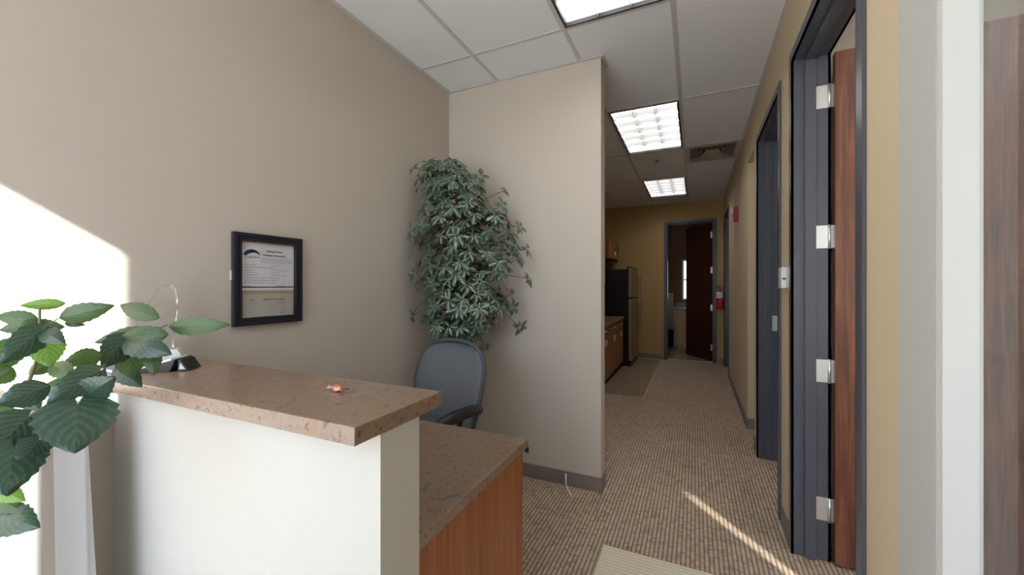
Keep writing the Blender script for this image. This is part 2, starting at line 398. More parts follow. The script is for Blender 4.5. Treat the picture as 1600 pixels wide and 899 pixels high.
# ceiling grid: bars and panels
gx = [XL, -1.335, -.71, -.11, XR]; gy = [YB, -.23, 1.02, 2.27, 3.52, 4.77, 6.02, 7.27, YF]
LIGHTS = [(2, 1.02, 2.27), (2, 3.52, 4.77), (2, 6.02, 7.27)]
VENT = (3, 4.77)
for i in range(4):
    for j in range(len(gy)-1):
        if any(i == a and abs(gy[j]-b) < .01 for a, b, c in LIGHTS): continue
        y0, y1 = gy[j], gy[j+1]
        if i == 3 and abs(y0-4.77) < .01: y0 = 5.39
        bm = BM(); box(bm, gx[i]+.002, gx[i+1]-.002, y0+.002, y1-.002, H+.004, H+.02)
        struct('ceiling_panel', bm, M['tile_ceiling'], ceiling)
for x in gx[1:4]:
    bm = BM(); box(bm, x-.012, x+.012, YB, YF, H-.001, H+.004); box(bm, x-.002, x+.002, YB, YF, H, H+.04); struct('grid_bar', bm, M['tbar'], ceiling)
for y in gy[1:-1]:
    for i in range(4):
        bm = BM(); box(bm, gx[i]+.012, gx[i+1]-.012, y-.010, y+.010, H, H+.004); struct('grid_bar', bm, M['tbar'], ceiling)
bm = BM(); box(bm, gx[3]+.012, XR, 5.38, 5.40, H, H+.004); struct('grid_bar', bm, M['tbar'], ceiling)
bm = BM()
box(bm, XL, XL+.02, YB, YF, H-.003, H+.003); box(bm, XR-.02, XR, YB, YF, H-.003, H+.003)
box(bm, XL, XP+.02, YP-.02, YP+.14, H-.004, H+.002); box(bm, XL, XR, YF-.02, YF, H-.003, H+.003)
struct('trim_1', bm, M['tbar'])

# ------------------------------------------------------------------ ceiling lights
def troffer(x0, x1, y0, y1, label):
    t = thing('ceiling_light', label, 'ceiling light', ((x0+x1)/2, (y0+y1)/2, H), 'recessed ceiling troffers')
    x0 += .016; x1 -= .016; y0 += .016; y1 -= .016
    bm = BM()
    for b in ((x0, x1, y0, y0+.012), (x0, x1, y1-.012, y1), (x0, x0+.012, y0+.012, y1-.012), (x1-.012, x1, y0+.012, y1-.012)): box(bm, *b, H-.004, H+.02)
    obj('frame', bm, M['dark'], t)
    bm = BM(); z1 = H+.085
    box(bm, x0, x1, y0, y1, z1, z1+.01)
    for b in ((x0, x1, y0, y0+.004), (x0, x1, y1-.004, y1), (x0, x0+.004, y0, y1), (x1-.004, x1, y0, y1)): box(bm, *b, H+.02, z1)
    obj('housing', bm, M['white'], t)
    bm = BM(); box(bm, x0+.006, x1-.006, y0+.006, y1-.006, z1-.012, z1-.004); obj('diffuser', bm, M['lens'], t)
    # parabolic louver: three columns by six rows
    lx0, lx1, ly0, ly1 = x0+.012, x1-.012, y0+.012, y1-.012
    def blade_y(x):
        bm = BM(); pr = [(-.011, .058), (-.004, .03), (-.001, .002), (.001, .002), (.004, .03), (.011, .058)]
        prism(bm, [(x+a, ly0, H+z) for a, z in pr], (0, ly1-ly0, 0)); return bm
    for k in (1, 2): obj('louver_blade', blade_y(lx0+(lx1-lx0)*k/3), M['louver'], t)
    for r in range(1, 6):
        y = ly0+(ly1-ly0)*r/6; bm = BM()
        for c in range(3):
            a0 = lx0+(lx1-lx0)*c/3+.002; a1 = lx0+(lx1-lx0)*(c+1)/3-.002; n = 8
            for s in range(n):       # lower edge arched inside each cell
                def zl(q): return H+.004+.022*(1-(2*q-1)**2)
                q0, q1 = s/n, (s+1)/n; xa, xb = a0+(a1-a0)*q0, a0+(a1-a0)*q1
                for sg in (-1, 1):
                    vs = [bm.verts.new(p) for p in ((xa, y+sg*.001, zl(q0)), (xb, y+sg*.001, zl(q1)), (xb, y+sg*.004, H+.034), (xa, y+sg*.004, H+.034))]
                    vt = [bm.verts.new(p) for p in ((xa, y+sg*.004, H+.034), (xb, y+sg*.004, H+.034), (xb, y+sg*.012, H+.06), (xa, y+sg*.012, H+.06))]
                    bm.faces.new(vs); bm.faces.new(vt)
        obj('louver_blade', bm, M['louver'], t)
    return t
troffer(gx[2], gx[3], 1.02, 2.27, 'nearest recessed fluorescent ceiling light, cut off by the top of the photo')
troffer(gx[2], gx[3], 3.52, 4.77, 'middle recessed ceiling light with white louvers, just past the partition corner')
troffer(gx[2], gx[3], 6.02, 7.27, 'farthest and smallest recessed ceiling light, over the kitchenette')
for k, (x, y) in enumerate(((1.9, 1.0), (1.9, 3.25), (1.2, 4.17))):  # unseen lights added to brighten the rooms behind the right wall
    bm = BM(); box(bm, x-.02, x+.02, y-.02, y+.02, 2.97, 3.0); s_ = thing('office_fill_light', ('added fill light in the office behind the near door', 'added fill light in the room behind the second door', 'added fill light in the alcove')[k], 'ceiling light', (x, y, TOP), 'added office fill lights')
    obj('mount', bm, M['tbar'], s_); bm = BM(); w2 = (.55, .5, .17)[k]; h2 = (.55, .28, .12)[k]; box(bm, x-w2, x+w2, y-h2, y+h2, 2.945, 2.97, .004); obj('diffuser', bm, M['lens'], s_)
# vent: square four-way diffuser with nested cones
vx, vy = (gx[3]+XR)/2, 5.08
v = thing('ceiling_vent', 'square beige metal air vent in the ceiling beside the right wall', 'air vent', (vx, vy, H))
def ring(bm, a, za, b, zb):       # sloped square ring
    for k in range(4):
        A = [(a, -a), (a, a), (-a, a), (-a, -a)]; B = [(b, -b), (b, b), (-b, b), (-b, -b)]
        i, j = k, (k+1) % 4
        bm.faces.new([bm.verts.new((vx+p[0]*.93, vy+p[1], z)) for p, z in ((A[i], za), (A[j], za), (B[j], zb), (B[i], zb))])
bm = BM(); ring(bm, .295, H-.002, .245, H-.002); obj('frame', bm, M['beige_vent'], v)
bm = BM(); box(bm, vx-.26, vx+.26, vy-.28, vy+.28, H+.09, H+.095); obj('backing', bm, M['dark'], v)
for a, za, b, zb in ((.245, H-.002, .20, H+.03), (.20, H-.004, .15, H+.03), (.15, H-.004, .10, H+.03)):
    bm = BM(); ring(bm, a, za, b, zb); bmesh.ops.solidify(bm, geom=bm.faces[:], thickness=.002); obj('slat', bm, M['beige_vent'], v)
bm = BM(); lathe(bm, [(.085, .0), (.085, .004), (.05, .06)], (vx, vy, H+.004), 16); obj('center_cone', bm, M['beige_vent'], v)
# sprinklers
for k, (x, y) in enumerate(((-.42, 5.12), (-.36, 7.55))):
    s = thing('sprinkler', ('small sprinkler head in the ceiling panel between the two louvered lights', 'small sprinkler head in the ceiling beyond the farthest light')[k], 'sprinkler', (x, y, H+.004), 'ceiling sprinkler heads')
    bm = BM(); lathe(bm, [(.038, -.004), (.036, .0)], (x, y, H+.004), 16); obj('escutcheon', bm, M['tbar'], s)
    bm = BM(); tube(bm, [(x, y, H), (x, y, H-.022)], .007, 8); lathe(bm, [(.016, 0), (.016, .002)], (x, y, H-.026), 12)
    tube(bm, [(x-.01, y, H), (x-.012, y, H-.014), (x, y, H-.024)], .002, 6); tube(bm, [(x+.01, y, H), (x+.012, y, H-.014), (x, y, H-.024)], .002, 6)
    obj('head', bm, M['steel'], s)

# ------------------------------------------------------------------ doors in the right wall
def frame_y(o0, o1, xa, xb, mat):     # hollow metal frame of an opening along y; clear opening o0..o1
    f = .05; bm = BM(); zt = DH
    def stile(yin, sgn):
        yo = yin+sgn*f
        # wrap: casing faces proud of wall on both sides + jamb with a raised stop band
        box(bm, xa-.012, xb+.012, yin, yin+sgn*.003, 0, zt)
        box(bm, xa-.012, xa-.001, yin, yo, 0, zt+f); box(bm, xb+.001, xb+.012, yin, yo, 0, zt+f)
        w = xb-xa
        box(bm, xa+w*.32, xa+w*.64, yin-sgn*.016, yin, 0, zt-.0)
    stile(o0, -1); stile(o1, 1)
    box(bm, xa-.012, xb+.012, o0, o1, zt, zt+.003)
    box(bm, xa-.012, xa-.001, o0, o1, zt, zt+f); box(bm, xb+.001, xb+.012, o0, o1, zt, zt+f)
    w = xb-xa; box(bm, xa+w*.32, xa+w*.64, o0+.016, o1-.016, zt-.016, zt)
    return bm
def make_hinge(t, cx, cy, z, dirx):   # hinge on far jamb: leaf on jamb facing -y, knuckle, leaf on door edge
    bm = BM(); box(bm, cx-.056, cx, cy-.003, cy, z-.057, z+.057, .0008)
    for k, (a, b) in enumerate(((-.042, .04), (-.02, .012), (-.02, -.012), (-.042, -.04))):
        lathe(bm, [(.0045, 0), (.0045, .002)], (cx+a+.006, cy-.0045, z+b), 8, 'Y')
    h = obj('hinge', bm, M['hinge'], t)
    bm = BM(); tube(bm, [(cx+.005, cy-.006, z-.06), (cx+.005, cy-.006, z+.06)], .0065, 10)
    obj('knuckle', bm, M['hinge'], h)
    bm = BM(); box(bm, cx+.012, cx+.048, cy-.004, cy-.001, z-.057, z+.057, .0008, None); obj('hinge_leaf', bm, M['hinge'], h)
# door 1 (near), leaf swung into the office against its end wall
d1 = struct('door_1', frame_y(1.55, 2.45, XR, XR2, M['frame']), M['frame'])
bm = BM(); box(bm, XR2+.022, XR2+.022+.88, 2.418, 2.462, .012, DH-.01, .001); lf = obj('door_leaf', bm, M['door'], d1)
lf['label'] = 'reddish brown wooden leaf standing open'
for z in (.26, .95, 1.62, 2.32): make_hinge(d1, XR2+.0, 2.45, z, 1)
bm = BM()
lathe(bm, [(.026, 0), (.026, .006)], (1.43, 2.412, 1.0), 16, 'Y'); tube(bm, [(1.43, 2.412, 1.0), (1.43, 2.37, 1.0), (1.33, 2.37, 1.0)], .009, 8)
obj('lever_handle', bm, M['steel'], lf)
# door 2
d2 = struct('door_2', frame_y(2.82, 3.70, XR, XR2, M['frame']), M['frame'])
bm = BM(); box(bm, XR2+.022, XR2+.022+.86, 2.808, 2.852, .012, DH-.01, .001); lf2 = obj('door_leaf', bm, M['door'], d2)
bm = BM(); box(bm, XR2-.050, XR2-.012, 3.694, 3.699, 1.02, 1.14, .001); box(bm, XR2-.012, XR2+.012, 3.694, 3.698, 1.045, 1.115, .001)
obj('strike_plate', bm, M['hinge'], d2, 'bright steel strike plate')
bm = BM(); lathe(bm, [(.02, 0), (.026, .02), (.02, .04)], (XR2+.80, 2.852, 1.0), 14, 'Y'); obj('door_knob', bm, M['brass'], lf2)
# door 3, closed at the far end
d3 = struct('door_3', frame_y(6.77, 7.63, XR, XR2, M['frame']), M['frame'])
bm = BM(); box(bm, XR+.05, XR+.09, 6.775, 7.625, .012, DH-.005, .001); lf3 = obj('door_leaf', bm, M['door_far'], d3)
bm = BM(); lathe(bm, [(.02, 0), (.026, .02), (.02, .04)], (XR+.03, 6.85, 1.0), 14, 'X'); obj('door_knob', bm, M['steel'], lf3)
# door 4, far wall, leaf swung into the washroom
bm = BM()
for x, s in ((-.477, -1), (.30, 1)):
    box(bm, x, x+s*.003, YF-.012, YF+.132, 0, DH); box(bm, x, x+s*.05, YF-.012, YF-.001, 0, DH+.05); box(bm, x, x+s*.05, YF+.121, YF+.132, 0, DH+.05)
    box(bm, x-s*.016, x, YF+.03, YF+.075, 0, DH)
box(bm, -.477, .30, YF-.012, YF+.132, DH, DH+.003); box(bm, -.477, .30, YF-.012, YF-.001, DH, DH+.05); box(bm, -.461, .284, YF+.03, YF+.075, DH-.016, DH)
d4 = struct('door_4', bm, M['frame'])
hx, hy = .292, 8.03; ang = math.atan2(8.68-hy, -.15-hx)
R4 = Matrix.Translation((hx, hy, 0)) @ Matrix.Rotation(ang, 4, 'Z')
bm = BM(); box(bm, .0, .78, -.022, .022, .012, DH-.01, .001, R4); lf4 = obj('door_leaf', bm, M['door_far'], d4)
bm = BM(); p0 = R4 @ Vector((.72, .022, 1.0)); p1 = R4 @ Vector((.72, .07, 1.0)); tube(bm, [p0, p1], [.012, .024], 10); obj('door_knob', bm, M['steel'], lf4)
bm = BM(); p0 = R4 @ Vector((.72, .022, 1.0)); 
box(bm, -.004, 0, -.03, .03, .96, 1.04, 0, R4 @ Matrix.Translation((.785, 0, 0))); obj('latch_plate', bm, M['steel'], lf4)
for z in (.26, .98, 1.66, 2.3):
    bm = BM(); box(bm, .292, .299, YF+.082, YF+.13, z-.057, z+.057); tube(bm, [(.290, YF+.138, z-.06), (.290, YF+.138, z+.06)], .008, 8)
    box(bm, .255, .290, YF+.132, YF+.137, z-.057, z+.057)
    obj('hinge', bm, M['steel'], d4)

# sidelight beside door 1 (frame, glass), shop window, office window, washroom window
def window_y(name, o, x0, x1, glassx, white=M['white']):
    y0, y1, z0, z1 = o; bm = BM(); f = .018
    box(bm, x0, x1, y0, y0+f, z0, z1); box(bm, x0, x1, y1-f, y1, z0, z1)
    box(bm, x0, x1, y0+f, y1-f, z0, z0+f); box(bm, x0, x1, y0+f, y1-f, z1-f, z1)
    w_ = struct(name, bm, white)
    bm = BM(); box(bm, glassx-.003, glassx+.003, y0+f, y1-f, z0+f, z1-f); struct('pane', bm, M['pane'], w_); return w_
window_y('window_1', (.28, 1.129, .10, DH), XR+.002, XR+.062, .519, M['jamb'])
def window_x(name, o, y0, y1, cols, rows, mat=M['frame'], glassm=M['pane'], f=.04):
    x0, x1, z0, z1 = o; w_ = None; bm = BM()
    box(bm, x0, x0+f, y0, y1, z0, z1); box(bm, x1-f, x1, y0, y1, z0, z1)
    box(bm, x0+f, x1-f, y0, y1, z0, z0+f); box(bm, x0+f, x1-f, y0, y1, z1-f, z1)
    cw = (x1-x0-2*f)/cols; rh = (z1-z0-2*f)/rows
    for c in range(1, cols): box(bm, x0+f+cw*c-.015, x0+f+cw*c+.015, y0, y1, z0+f, z1-f)
    for r in range(1, rows): box(bm, x0+f, x1-f, y0, y1, z0+f+rh*r-.015, z0+f+rh*r+.015)
    w_ = struct(name, bm, mat)
    for c in range(cols):
        for r in range(rows):
            bm = BM(); xa = x0+f+cw*c+.015*(c > 0); xb = x0+f+cw*(c+1)-.015*(c < cols-1); za = z0+f+rh*r+.015*(r > 0); zb = z0+f+rh*(r+1)-.015*(r < rows-1)
            ym = (y0+y1)/2; box(bm, xa, xb, ym-.003, ym+.003, za, zb); struct('pane', bm, glassm, w_)
    return w_
window_x('window_2', WIN, YB-.06, YB-.01, 1, 1, f=.03)
window_x('window_3', OWIN, YB-.06, YB-.01, 2, 1)
window_x('window_4', BW, 9.83, 9.87, 1, 2, M['white'])
# unseen office curtains, added so their slit shapes the sun streak on the carpet
cm, n, b = newmat('sheer_curtain'); b.inputs['Base Color'].default_value = (.8, .78, .74, 1); b.inputs['Roughness'].default_value = .9
tl = N(n, 'ShaderNodeBsdfTranslucent'); tl.inputs[0].default_value = (.75, .73, .68, 1); mxs = N(n, 'ShaderNodeMixShader'); mxs.inputs[0].default_value = .38
n.links.new(b.outputs[0], mxs.inputs[1]); n.links.new(tl.outputs[0], mxs.inputs[2]); n.links.new(mxs.outputs[0], n.nodes['Material Output'].inputs[0])
SLIT = 3.08
for (a, b_, lab) in ((1.08, SLIT-.012, 'unseen cream curtain added to shape the sun streak, left panel'), (SLIT+.012, 3.66, 'unseen cream curtain added to shape the sun streak, right panel')):
    bm = BM(); nseg = int((b_-a)/.02); rows = [(.08), (2.86)]; prev = None
    for k in range(nseg+1):
        x = a+(b_-a)*k/nseg; y = YB+.06+.018*math.sin(k*1.3)
        cur = [bm.verts.new((x, y, z)) for z in rows]
        if prev: bm.faces.new([prev[0], cur[0], cur[1], prev[1]]).smooth = True
        prev = cur
    bmesh.ops.solidify(bm, geom=bm.faces[:], thickness=.002)
    tag(obj('curtain', bm, cm), lab, 'curtain', 'added office curtains')
bm = BM(); tube(bm, [(1.0, YB+.06, 2.875), (3.68, YB+.06, 2.875)], .012, 8); tag(obj('curtain_rod', bm, M['steel']), 'thin steel curtain rod added over the office window', 'curtain rod')

# ------------------------------------------------------------------ reception counter
bm = BM(); box(bm, XL+.001, -.60, .57, .863, 1.062, 1.10, .002)
tag(obj('counter_top', bm, M['laminate']), 'raised speckled brown stone laminate counter top on the white half wall', 'counter')
dk = thing('reception_desk', 'lower speckled laminate desk with a cherry wood end panel, behind the half wall', 'desk', (-1.2, 1.12, 0))
bm = BM(); box(bm, XL+.001, -.61, .777, 1.475, .727, .76, .002); obj('desk_top', bm, M['laminate'], dk)
bm = BM(); box(bm, -.645, -.625, .777, 1.455, .002, .726, .001); obj('end_panel', bm, M['cherry'], dk)
bm = BM(); box(bm, XL+.002, -.646, .777, .797, .2, .72, .001); obj('modesty_panel', bm, M['cherry'], dk)
bm = BM(); box(bm, XL+.002, XL+.022, .80, 1.455, .002, .726, .001); obj('end_panel', bm, M['cherry'], dk)
bm = BM(); box(bm, -.622, -.606, 1.468, 1.474, .705, .727, .001); obj('edge_strip', bm, M['dark'], dk)
# wrapper
bm = BM()
def blob(bm, c, s, n=10, seed=1):
    r = random.Random(seed); q = bmesh.ops.create_icosphere(bm, subdivisions=2, radius=1)
    for v_ in q['verts']:
        k = 1+.35*(r.random()-.5); v_.co = Vector((c[0]+v_.co.x*s[0]*k, c[1]+v_.co.y*s[1]*k, c[2]+max(-s[2], v_.co.z*s[2]*k)))
wx, wy = -.846, .745
blob(bm, (wx, wy, 1.1085), (.016, .010, .009), seed=3)
cw_ = thing('candy', 'small pink foil wrapped candy on the raised counter', 'candy', (wx, wy, 1.101))
obj('candy_body', bm, M['wrapper'], cw_)
for sx, sd_ in ((-1, 4), (1, 5)):
    bm = BM(); rr = random.Random(sd_); c0 = Vector((wx+sx*.012, wy-sx*.003, 1.107)); n_ = 7; ring_ = []
    for k in range(n_):
        a = PI*(k/(n_-1)-.5)
        ring_.append(bm.verts.new(c0+Vector((sx*(.017+.006*rr.random()), .014*math.sin(a), .004+.008*math.cos(a)*rr.random()-.004))))
    cc = bm.verts.new(c0)
    for k in range(n_-1): bm.faces.new([cc, ring_[k], ring_[k+1]])
    bmesh.ops.solidify(bm, geom=bm.faces[:], thickness=.0006); obj('wrapper_end', bm, M['wrapper2'] if sx < 0 else M['wrapper'], cw_)
# glass award
ax, ay = -1.70, .765
aw = thing('glass_award', 'clear teardrop glass award on a slanted base at the left end of the counter', 'award', (ax, ay, 1.10))
RA = Matrix.Translation((ax, ay, 1.10)) @ Matrix.Rotation(math.radians(56), 4, 'Z')
bm = BM()
prof = [(-.012, .05), (-.034, .10), (-.050, .15), (-.040, .20), (-.014, .243), (.006, .25), (.020, .235), (.022, .17), (.016, .11), (.012, .05)]
prism(bm, [RA @ Vector((x, -.009, z)) for x, z in [(a_*1.22, .05+(b2-.05)*1.16) for a_, b2 in prof]], (RA.to_3x3() @ Vector((0, .018, 0))))
bmesh.ops.bevel(bm, geom=bm.edges[:], offset=.005, segments=1, affect='EDGES'); obj('glass_plate', bm, M['crystal'], aw)
bm = BM(); prism(bm, [RA @ Vector((x, -.03, z)) for x, z in ((-.055, 0.001), (.055, 0.001), (.030, .05), (-.025, .05))], (RA.to_3x3() @ Vector((0, .06, 0)))); obj('base', bm, M['potwhite'], aw)
# card holder: open clamshell with two sloped faces
cx_, cy_ = -1.575, .70
ch = thing('card_holder', 'small white and black business card holder beside the glass award', 'card holder', (cx_, cy_, 1.10))
RC = Matrix.Translation((cx_, cy_, 1.101)) @ Matrix.Rotation(math.radians(35), 4, 'Z')
bm = BM(); prism(bm, [RC @ Vector((x, -.045, z)) for x, z in ((-.055, .0), (.04, 0), (.055, .038), (.048, .038), (-.055, .008))], (RC.to_3x3() @ Vector((0, .09, 0)))); obj('tray', bm, M['dark'], ch)
bm = BM(); prism(bm, [RC @ Vector((x, -.040, z)) for x, z in ((-.052, .009), (.044, .036), (.041, .042), (-.054, .016))], (RC.to_3x3() @ Vector((0, .08, 0)))); obj('cards', bm, M['paper'], ch)
bm = BM(); prism(bm, [RC @ Vector((x, -.035, z)) for x, z in ((.057, .001), (.088, .001), (.066, .036), (.058, .036))], (RC.to_3x3() @ Vector((0, .07, 0)))); obj('lid', bm, M['dark'], ch)
bm = BM(); prism(bm, [RC @ Vector((x, -.0355, z)) for x, z in ((.062, .006), (.080, .006), (.065, .028))], (RC.to_3x3() @ Vector((0, -.001, 0)))); obj('lid_inlay', bm, M['potwhite'], ch)

# ------------------------------------------------------------------ picture on the left wall
py0, py1, pz0, pz1 = 1.016, 1.334, 1.203, 1.604
pf = thing('framed_certificate', 'black framed certificate hung on the left wall above the counter', 'picture', (XL, (py0+py1)/2, pz0))
def pfr(bm, a, b, xo):
    y0, y1, z0, z1 = py0+a, py1-a, pz0+a, pz1-a; w_ = b-a
    box(bm, XL+.001, XL+xo, y0, y0+w_, z0, z1); box(bm, XL+.001, XL+xo, y1-w_, y1, z0, z1)
    box(bm, XL+.001, XL+xo, y0+w_, y1-w_, z0, z0+w_); box(bm, XL+.001, XL+xo, y0+w_, y1-w_, z1-w_, z1)
bm = BM(); pfr(bm, 0, .014, .022); pfr(bm, .014, .022, .016); pfr(bm, .022, .034, .019); obj('frame', bm, M['pframe'], pf)
iy0, iy1, iz0, iz1 = py0+.034, py1-.034, pz0+.034, pz1-.034
bm = BM(); box(bm, XL+.001, XL+.004, iy0, iy1, iz0, iz1); obj('mount', bm, M['mat_tan'], pf)
bm = BM(); box(bm, XL+.004, XL+.005, iy0+.002, iy1-.002, iz0+.118, iz1-.006); doc1 = obj('certificate', bm, M['paper'], pf)
bm = BM(); box(bm, XL+.004, XL+.005, iy0+.012, iy1-.006, iz0-.004, iz0+.101); doc2 = obj('licence', bm, M['paper2'], pf)
bm = BM(); box(bm, XL+.0105, XL+.012, iy0, iy1, iz0, iz1); obj('glass', bm, M['picglass'], pf)
bm = BM(); box(bm, XL+.001, XL+.006, py0-.006, py0-.0005, 1.40, 1.44); obj('hook_tab', bm, M['white'], pf)
def text(s, y, z, size, parent, mat, width=None, name='lettering'):
    c = bpy.data.curves.new('t', 'FONT'); c.body = s; c.size = size; c.extrude = 0; c.offset = size*.02
    o = bpy.data.objects.new('t', c); COL.objects.link(o)
    bpy.context.view_layer.update(); dg = bpy.context.evaluated_depsgraph_get()
    me = bpy.data.meshes.new_from_object(o.evaluated_get(dg)); bpy.data.objects.remove(o)
    xs = [v_.co.x for v_ in me.vertices]; wd = max(xs)-min(xs); k = (width/wd) if width else 1
    off = WL[parent.name]
    for v_ in me.vertices:
        v_.co = Vector((XL+.0058, y+(v_.co.x-min(xs))*k, z+v_.co.y))-off
    me.materials.clear(); me.materials.append(mat)
    q = bpy.data.objects.new(name, me); COL.objects.link(q); q.parent = parent; WL[q.name] = off; return q
text('Building Division', iy0+.115, iz1-.042, .0125, doc1, M['ink'], .075)
text('Certificate of Occupancy', iy0+.098, iz1-.060, .0125, doc1, M['ink'], .108)
text('Castle Rock', iy0+.022, iz1-.072, .012, doc1, M['greyink'], .062)
text('BUSINESS TAX LICENSE', iy0+.100, iz0+.073, .009, doc2, M['ink'], .100)
text('Castle Rock', iy0+.036, iz0+.060, .006, doc2, M['greyink'], .036)
def arc(cy, cz, r0, r1, doc, mat):
    bm = BM(); n_ = 16; A = []; 
    for k in range(n_+1):
        a = math.radians(168-148*k/n_); q = k/n_; th = (r1-r0)*(.35+.65*math.sin(PI*min(1, .15+q*.9)))
        A.append((bm.verts.new((XL+.0058, cy+r1*math.cos(a)*1.15, cz+r1*math.sin(a))), bm.verts.new((XL+.0058, cy+(r1-th)*math.cos(a)*1.15+.002, cz+(r1-th)*math.sin(a)-.001))))
    for (a, b), (c, d) in zip(A, A[1:]): bm.faces.new([a, b, d, c])
    return obj('emblem', bm, mat, doc)
arc(iy0+.049, iz1-.067, .018, .033, doc1, M['blue']); arc(iy0+.052, iz0+.068, .006, .011, doc2, M['greyink'])
bm = BM(); box(bm, XL+.0055, XL+.0058, iy0+.004, iy1-.004, iz0+.130, iz0+.135)
obj('blue_rule', bm, M['blue'], doc1)
rr = random.Random(5)
def lines(doc, rows, mat, name='fine_print'):
    bm = BM()
    for (y0, y1, z, h) in rows:
        y = y0
        while y < y1:
            w_ = rr.uniform(.004, .012); yb = min(y+w_, y1); xx = XL+.0058
            bm.faces.new([bm.verts.new(p) for p in ((xx, y, z), (xx, yb, z), (xx, yb, z+h), (xx, y, z+h))]); y = yb+.002
    o_ = obj(name, bm, mat, doc); o_['kind'] = 'stuff'; return o_
a0 = iy0+.010
rws = [(a0, a0+.062, iz1-.103, .0022), (a0, a0+.140, iz1-.114, .0026), (a0, a0+.045, iz1-.126, .0022), (a0, a0+.060, iz1-.137, .0022), (a0, a0+.072, iz1-.148, .0022),
       (a0, a0+.165, iz1-.160, .0024), (a0, a0+.155, iz1-.171, .0024), (a0, a0+.145, iz1-.182, .0024), (a0, a0+.040, iz1-.197, .0022), (a0+.062, a0+.13, iz1-.202, .0022), (a0+.145, a0+.19, iz1-.196, .0022)]
for k in range(4): rws.append((iy0+.088, iy1-.010, iz1-.072-.006*k, .0018))
for k, w_ in enumerate((.05, .025, .082, .042, .078)): rws.append((iy0+.135, iy0+.135+w_, iz1-.103-.0112*k, .0022))
lines(doc1, rws, M['greyink'])
b0 = iy0+.028
lines(doc2, [(b0, iy1-.022, iz0+.084, .001), (b0+.02, b0+.04, iz0+.04, .003), (b0+.015, b0+.045, iz0+.03, .002), (b0+.105, b0+.13, iz0+.046, .002), (b0+.10, b0+.135, iz0+.038, .002),
             (b0+.10, b0+.125, iz0+.032, .002), (b0+.13, b0+.18, iz0+.058, .004), (b0+.15, b0+.175, iz0+.012, .005)], M['greyink'])

# ------------------------------------------------------------------ small wall things
th = thing('thermostat', 'small white box thermostat on the right wall between the two near doors', 'thermostat', (XR, 2.60, 1.37))
bm = BM(); box(bm, XR-.007, XR-.0005, 2.53, 2.655, 1.365, 1.475, .002); obj('back_plate', bm, M['potwhite'], th)
bm = BM(); box(bm, XR-.034, XR-.008, 2.57, 2.655, 1.362, 1.478, .004); obj('cover', bm, M['potwhite'], th)
bm = BM(); box(bm, XR-.030, XR-.012, 2.5695, 2.57, 1.41, 1.418); obj('slot', bm, M['dark'], th)
fa = thing('fire_alarm', 'red fire alarm strobe mounted high on the right hallway wall', 'fire alarm', (XR, 5.38, 2.14))
bm = BM(); box(bm, XR-.045, XR-.0005, 5.31, 5.43, 2.14, 2.305, .006); obj('housing', bm, M['redplastic'], fa)
bm = BM(); box(bm, XR-.080, XR-.045, 5.33, 5.41, 2.225, 2.29, .012); obj('strobe', bm, M['potwhite'], fa)
# extinguisher
ex, ey = .395, 7.80
fe = thing('fire_extinguisher', 'red fire extinguisher hanging on the far wall right of the open washroom door', 'fire extinguisher', (ex, ey, .97))
bm = BM(); lathe(bm, [(.045, 0), (.058, .01), (.06, .03), (.06, .27), (.05, .31), (.025, .335), (.02, .35)], (ex, ey, .97), 20); obj('cylinder', bm, M['red'], fe)
bm = BM(); 
for k in range(8):
    a0_ = math.radians(-160+14*k); a1_ = math.radians(-160+14*(k+1)); r_ = .0606
    bm.faces.new([bm.verts.new((ex+r_*math.cos(a), ey+r_*math.sin(a), z)) for a, z in ((a0_, 1.16), (a1_, 1.16), (a1_, 1.27), (a0_, 1.27))])
obj('label_sticker', bm, M['paper'], fe, 'white paper sticker')
bm = BM(); lathe(bm, [(.018, 0), (.02, .03), (.012, .04)], (ex, ey, 1.318), 10); obj('valve', bm, M['steel'], fe)
bm = BM(); box(bm, ex-.075, ex+.02, ey-.008, ey+.008, 1.368, 1.380, .002); box(bm, ex-.07, ex+.02, ey-.008, ey+.008, 1.345, 1.355, .002); obj('handle', bm, M['dark'], fe)
bm = BM(); tube(bm, [(ex+.015, ey, 1.34), (ex+.06, ey-.02, 1.34), (ex+.075, ey-.02, 1.26), (ex+.068, ey-.01, 1.12)], [.007, .007, .007, .009], 8); obj('hose', bm, M['dark'], fe)
bm = BM(); box(bm, ex-.015, ex+.015, ey+.06, YF-.001, 1.15, 1.32, .001); obj('bracket', bm, M['steel'], fe)
# mat + cable
bm = BM(); box(bm, -.437, .30, .9, 2.105, .001, .008, .002)
tag(obj('floor_mat', bm, M['ribmat']), 'beige ribbed mat on the carpet at the bottom of the photo', 'mat')
bm = BM(); tube(bm, [(-.806, YP-.014, .085), (-.806, YP-.016, .03), (-.803, YP-.02, .008), (-.78, 2.58, .006), (-.75, 2.53, .006), (-.728, 2.496, .006)], .0055, 6)
tag(obj('cable', bm, M['cable']), 'short white cable coming down the partition baseboard onto the carpet', 'cable')

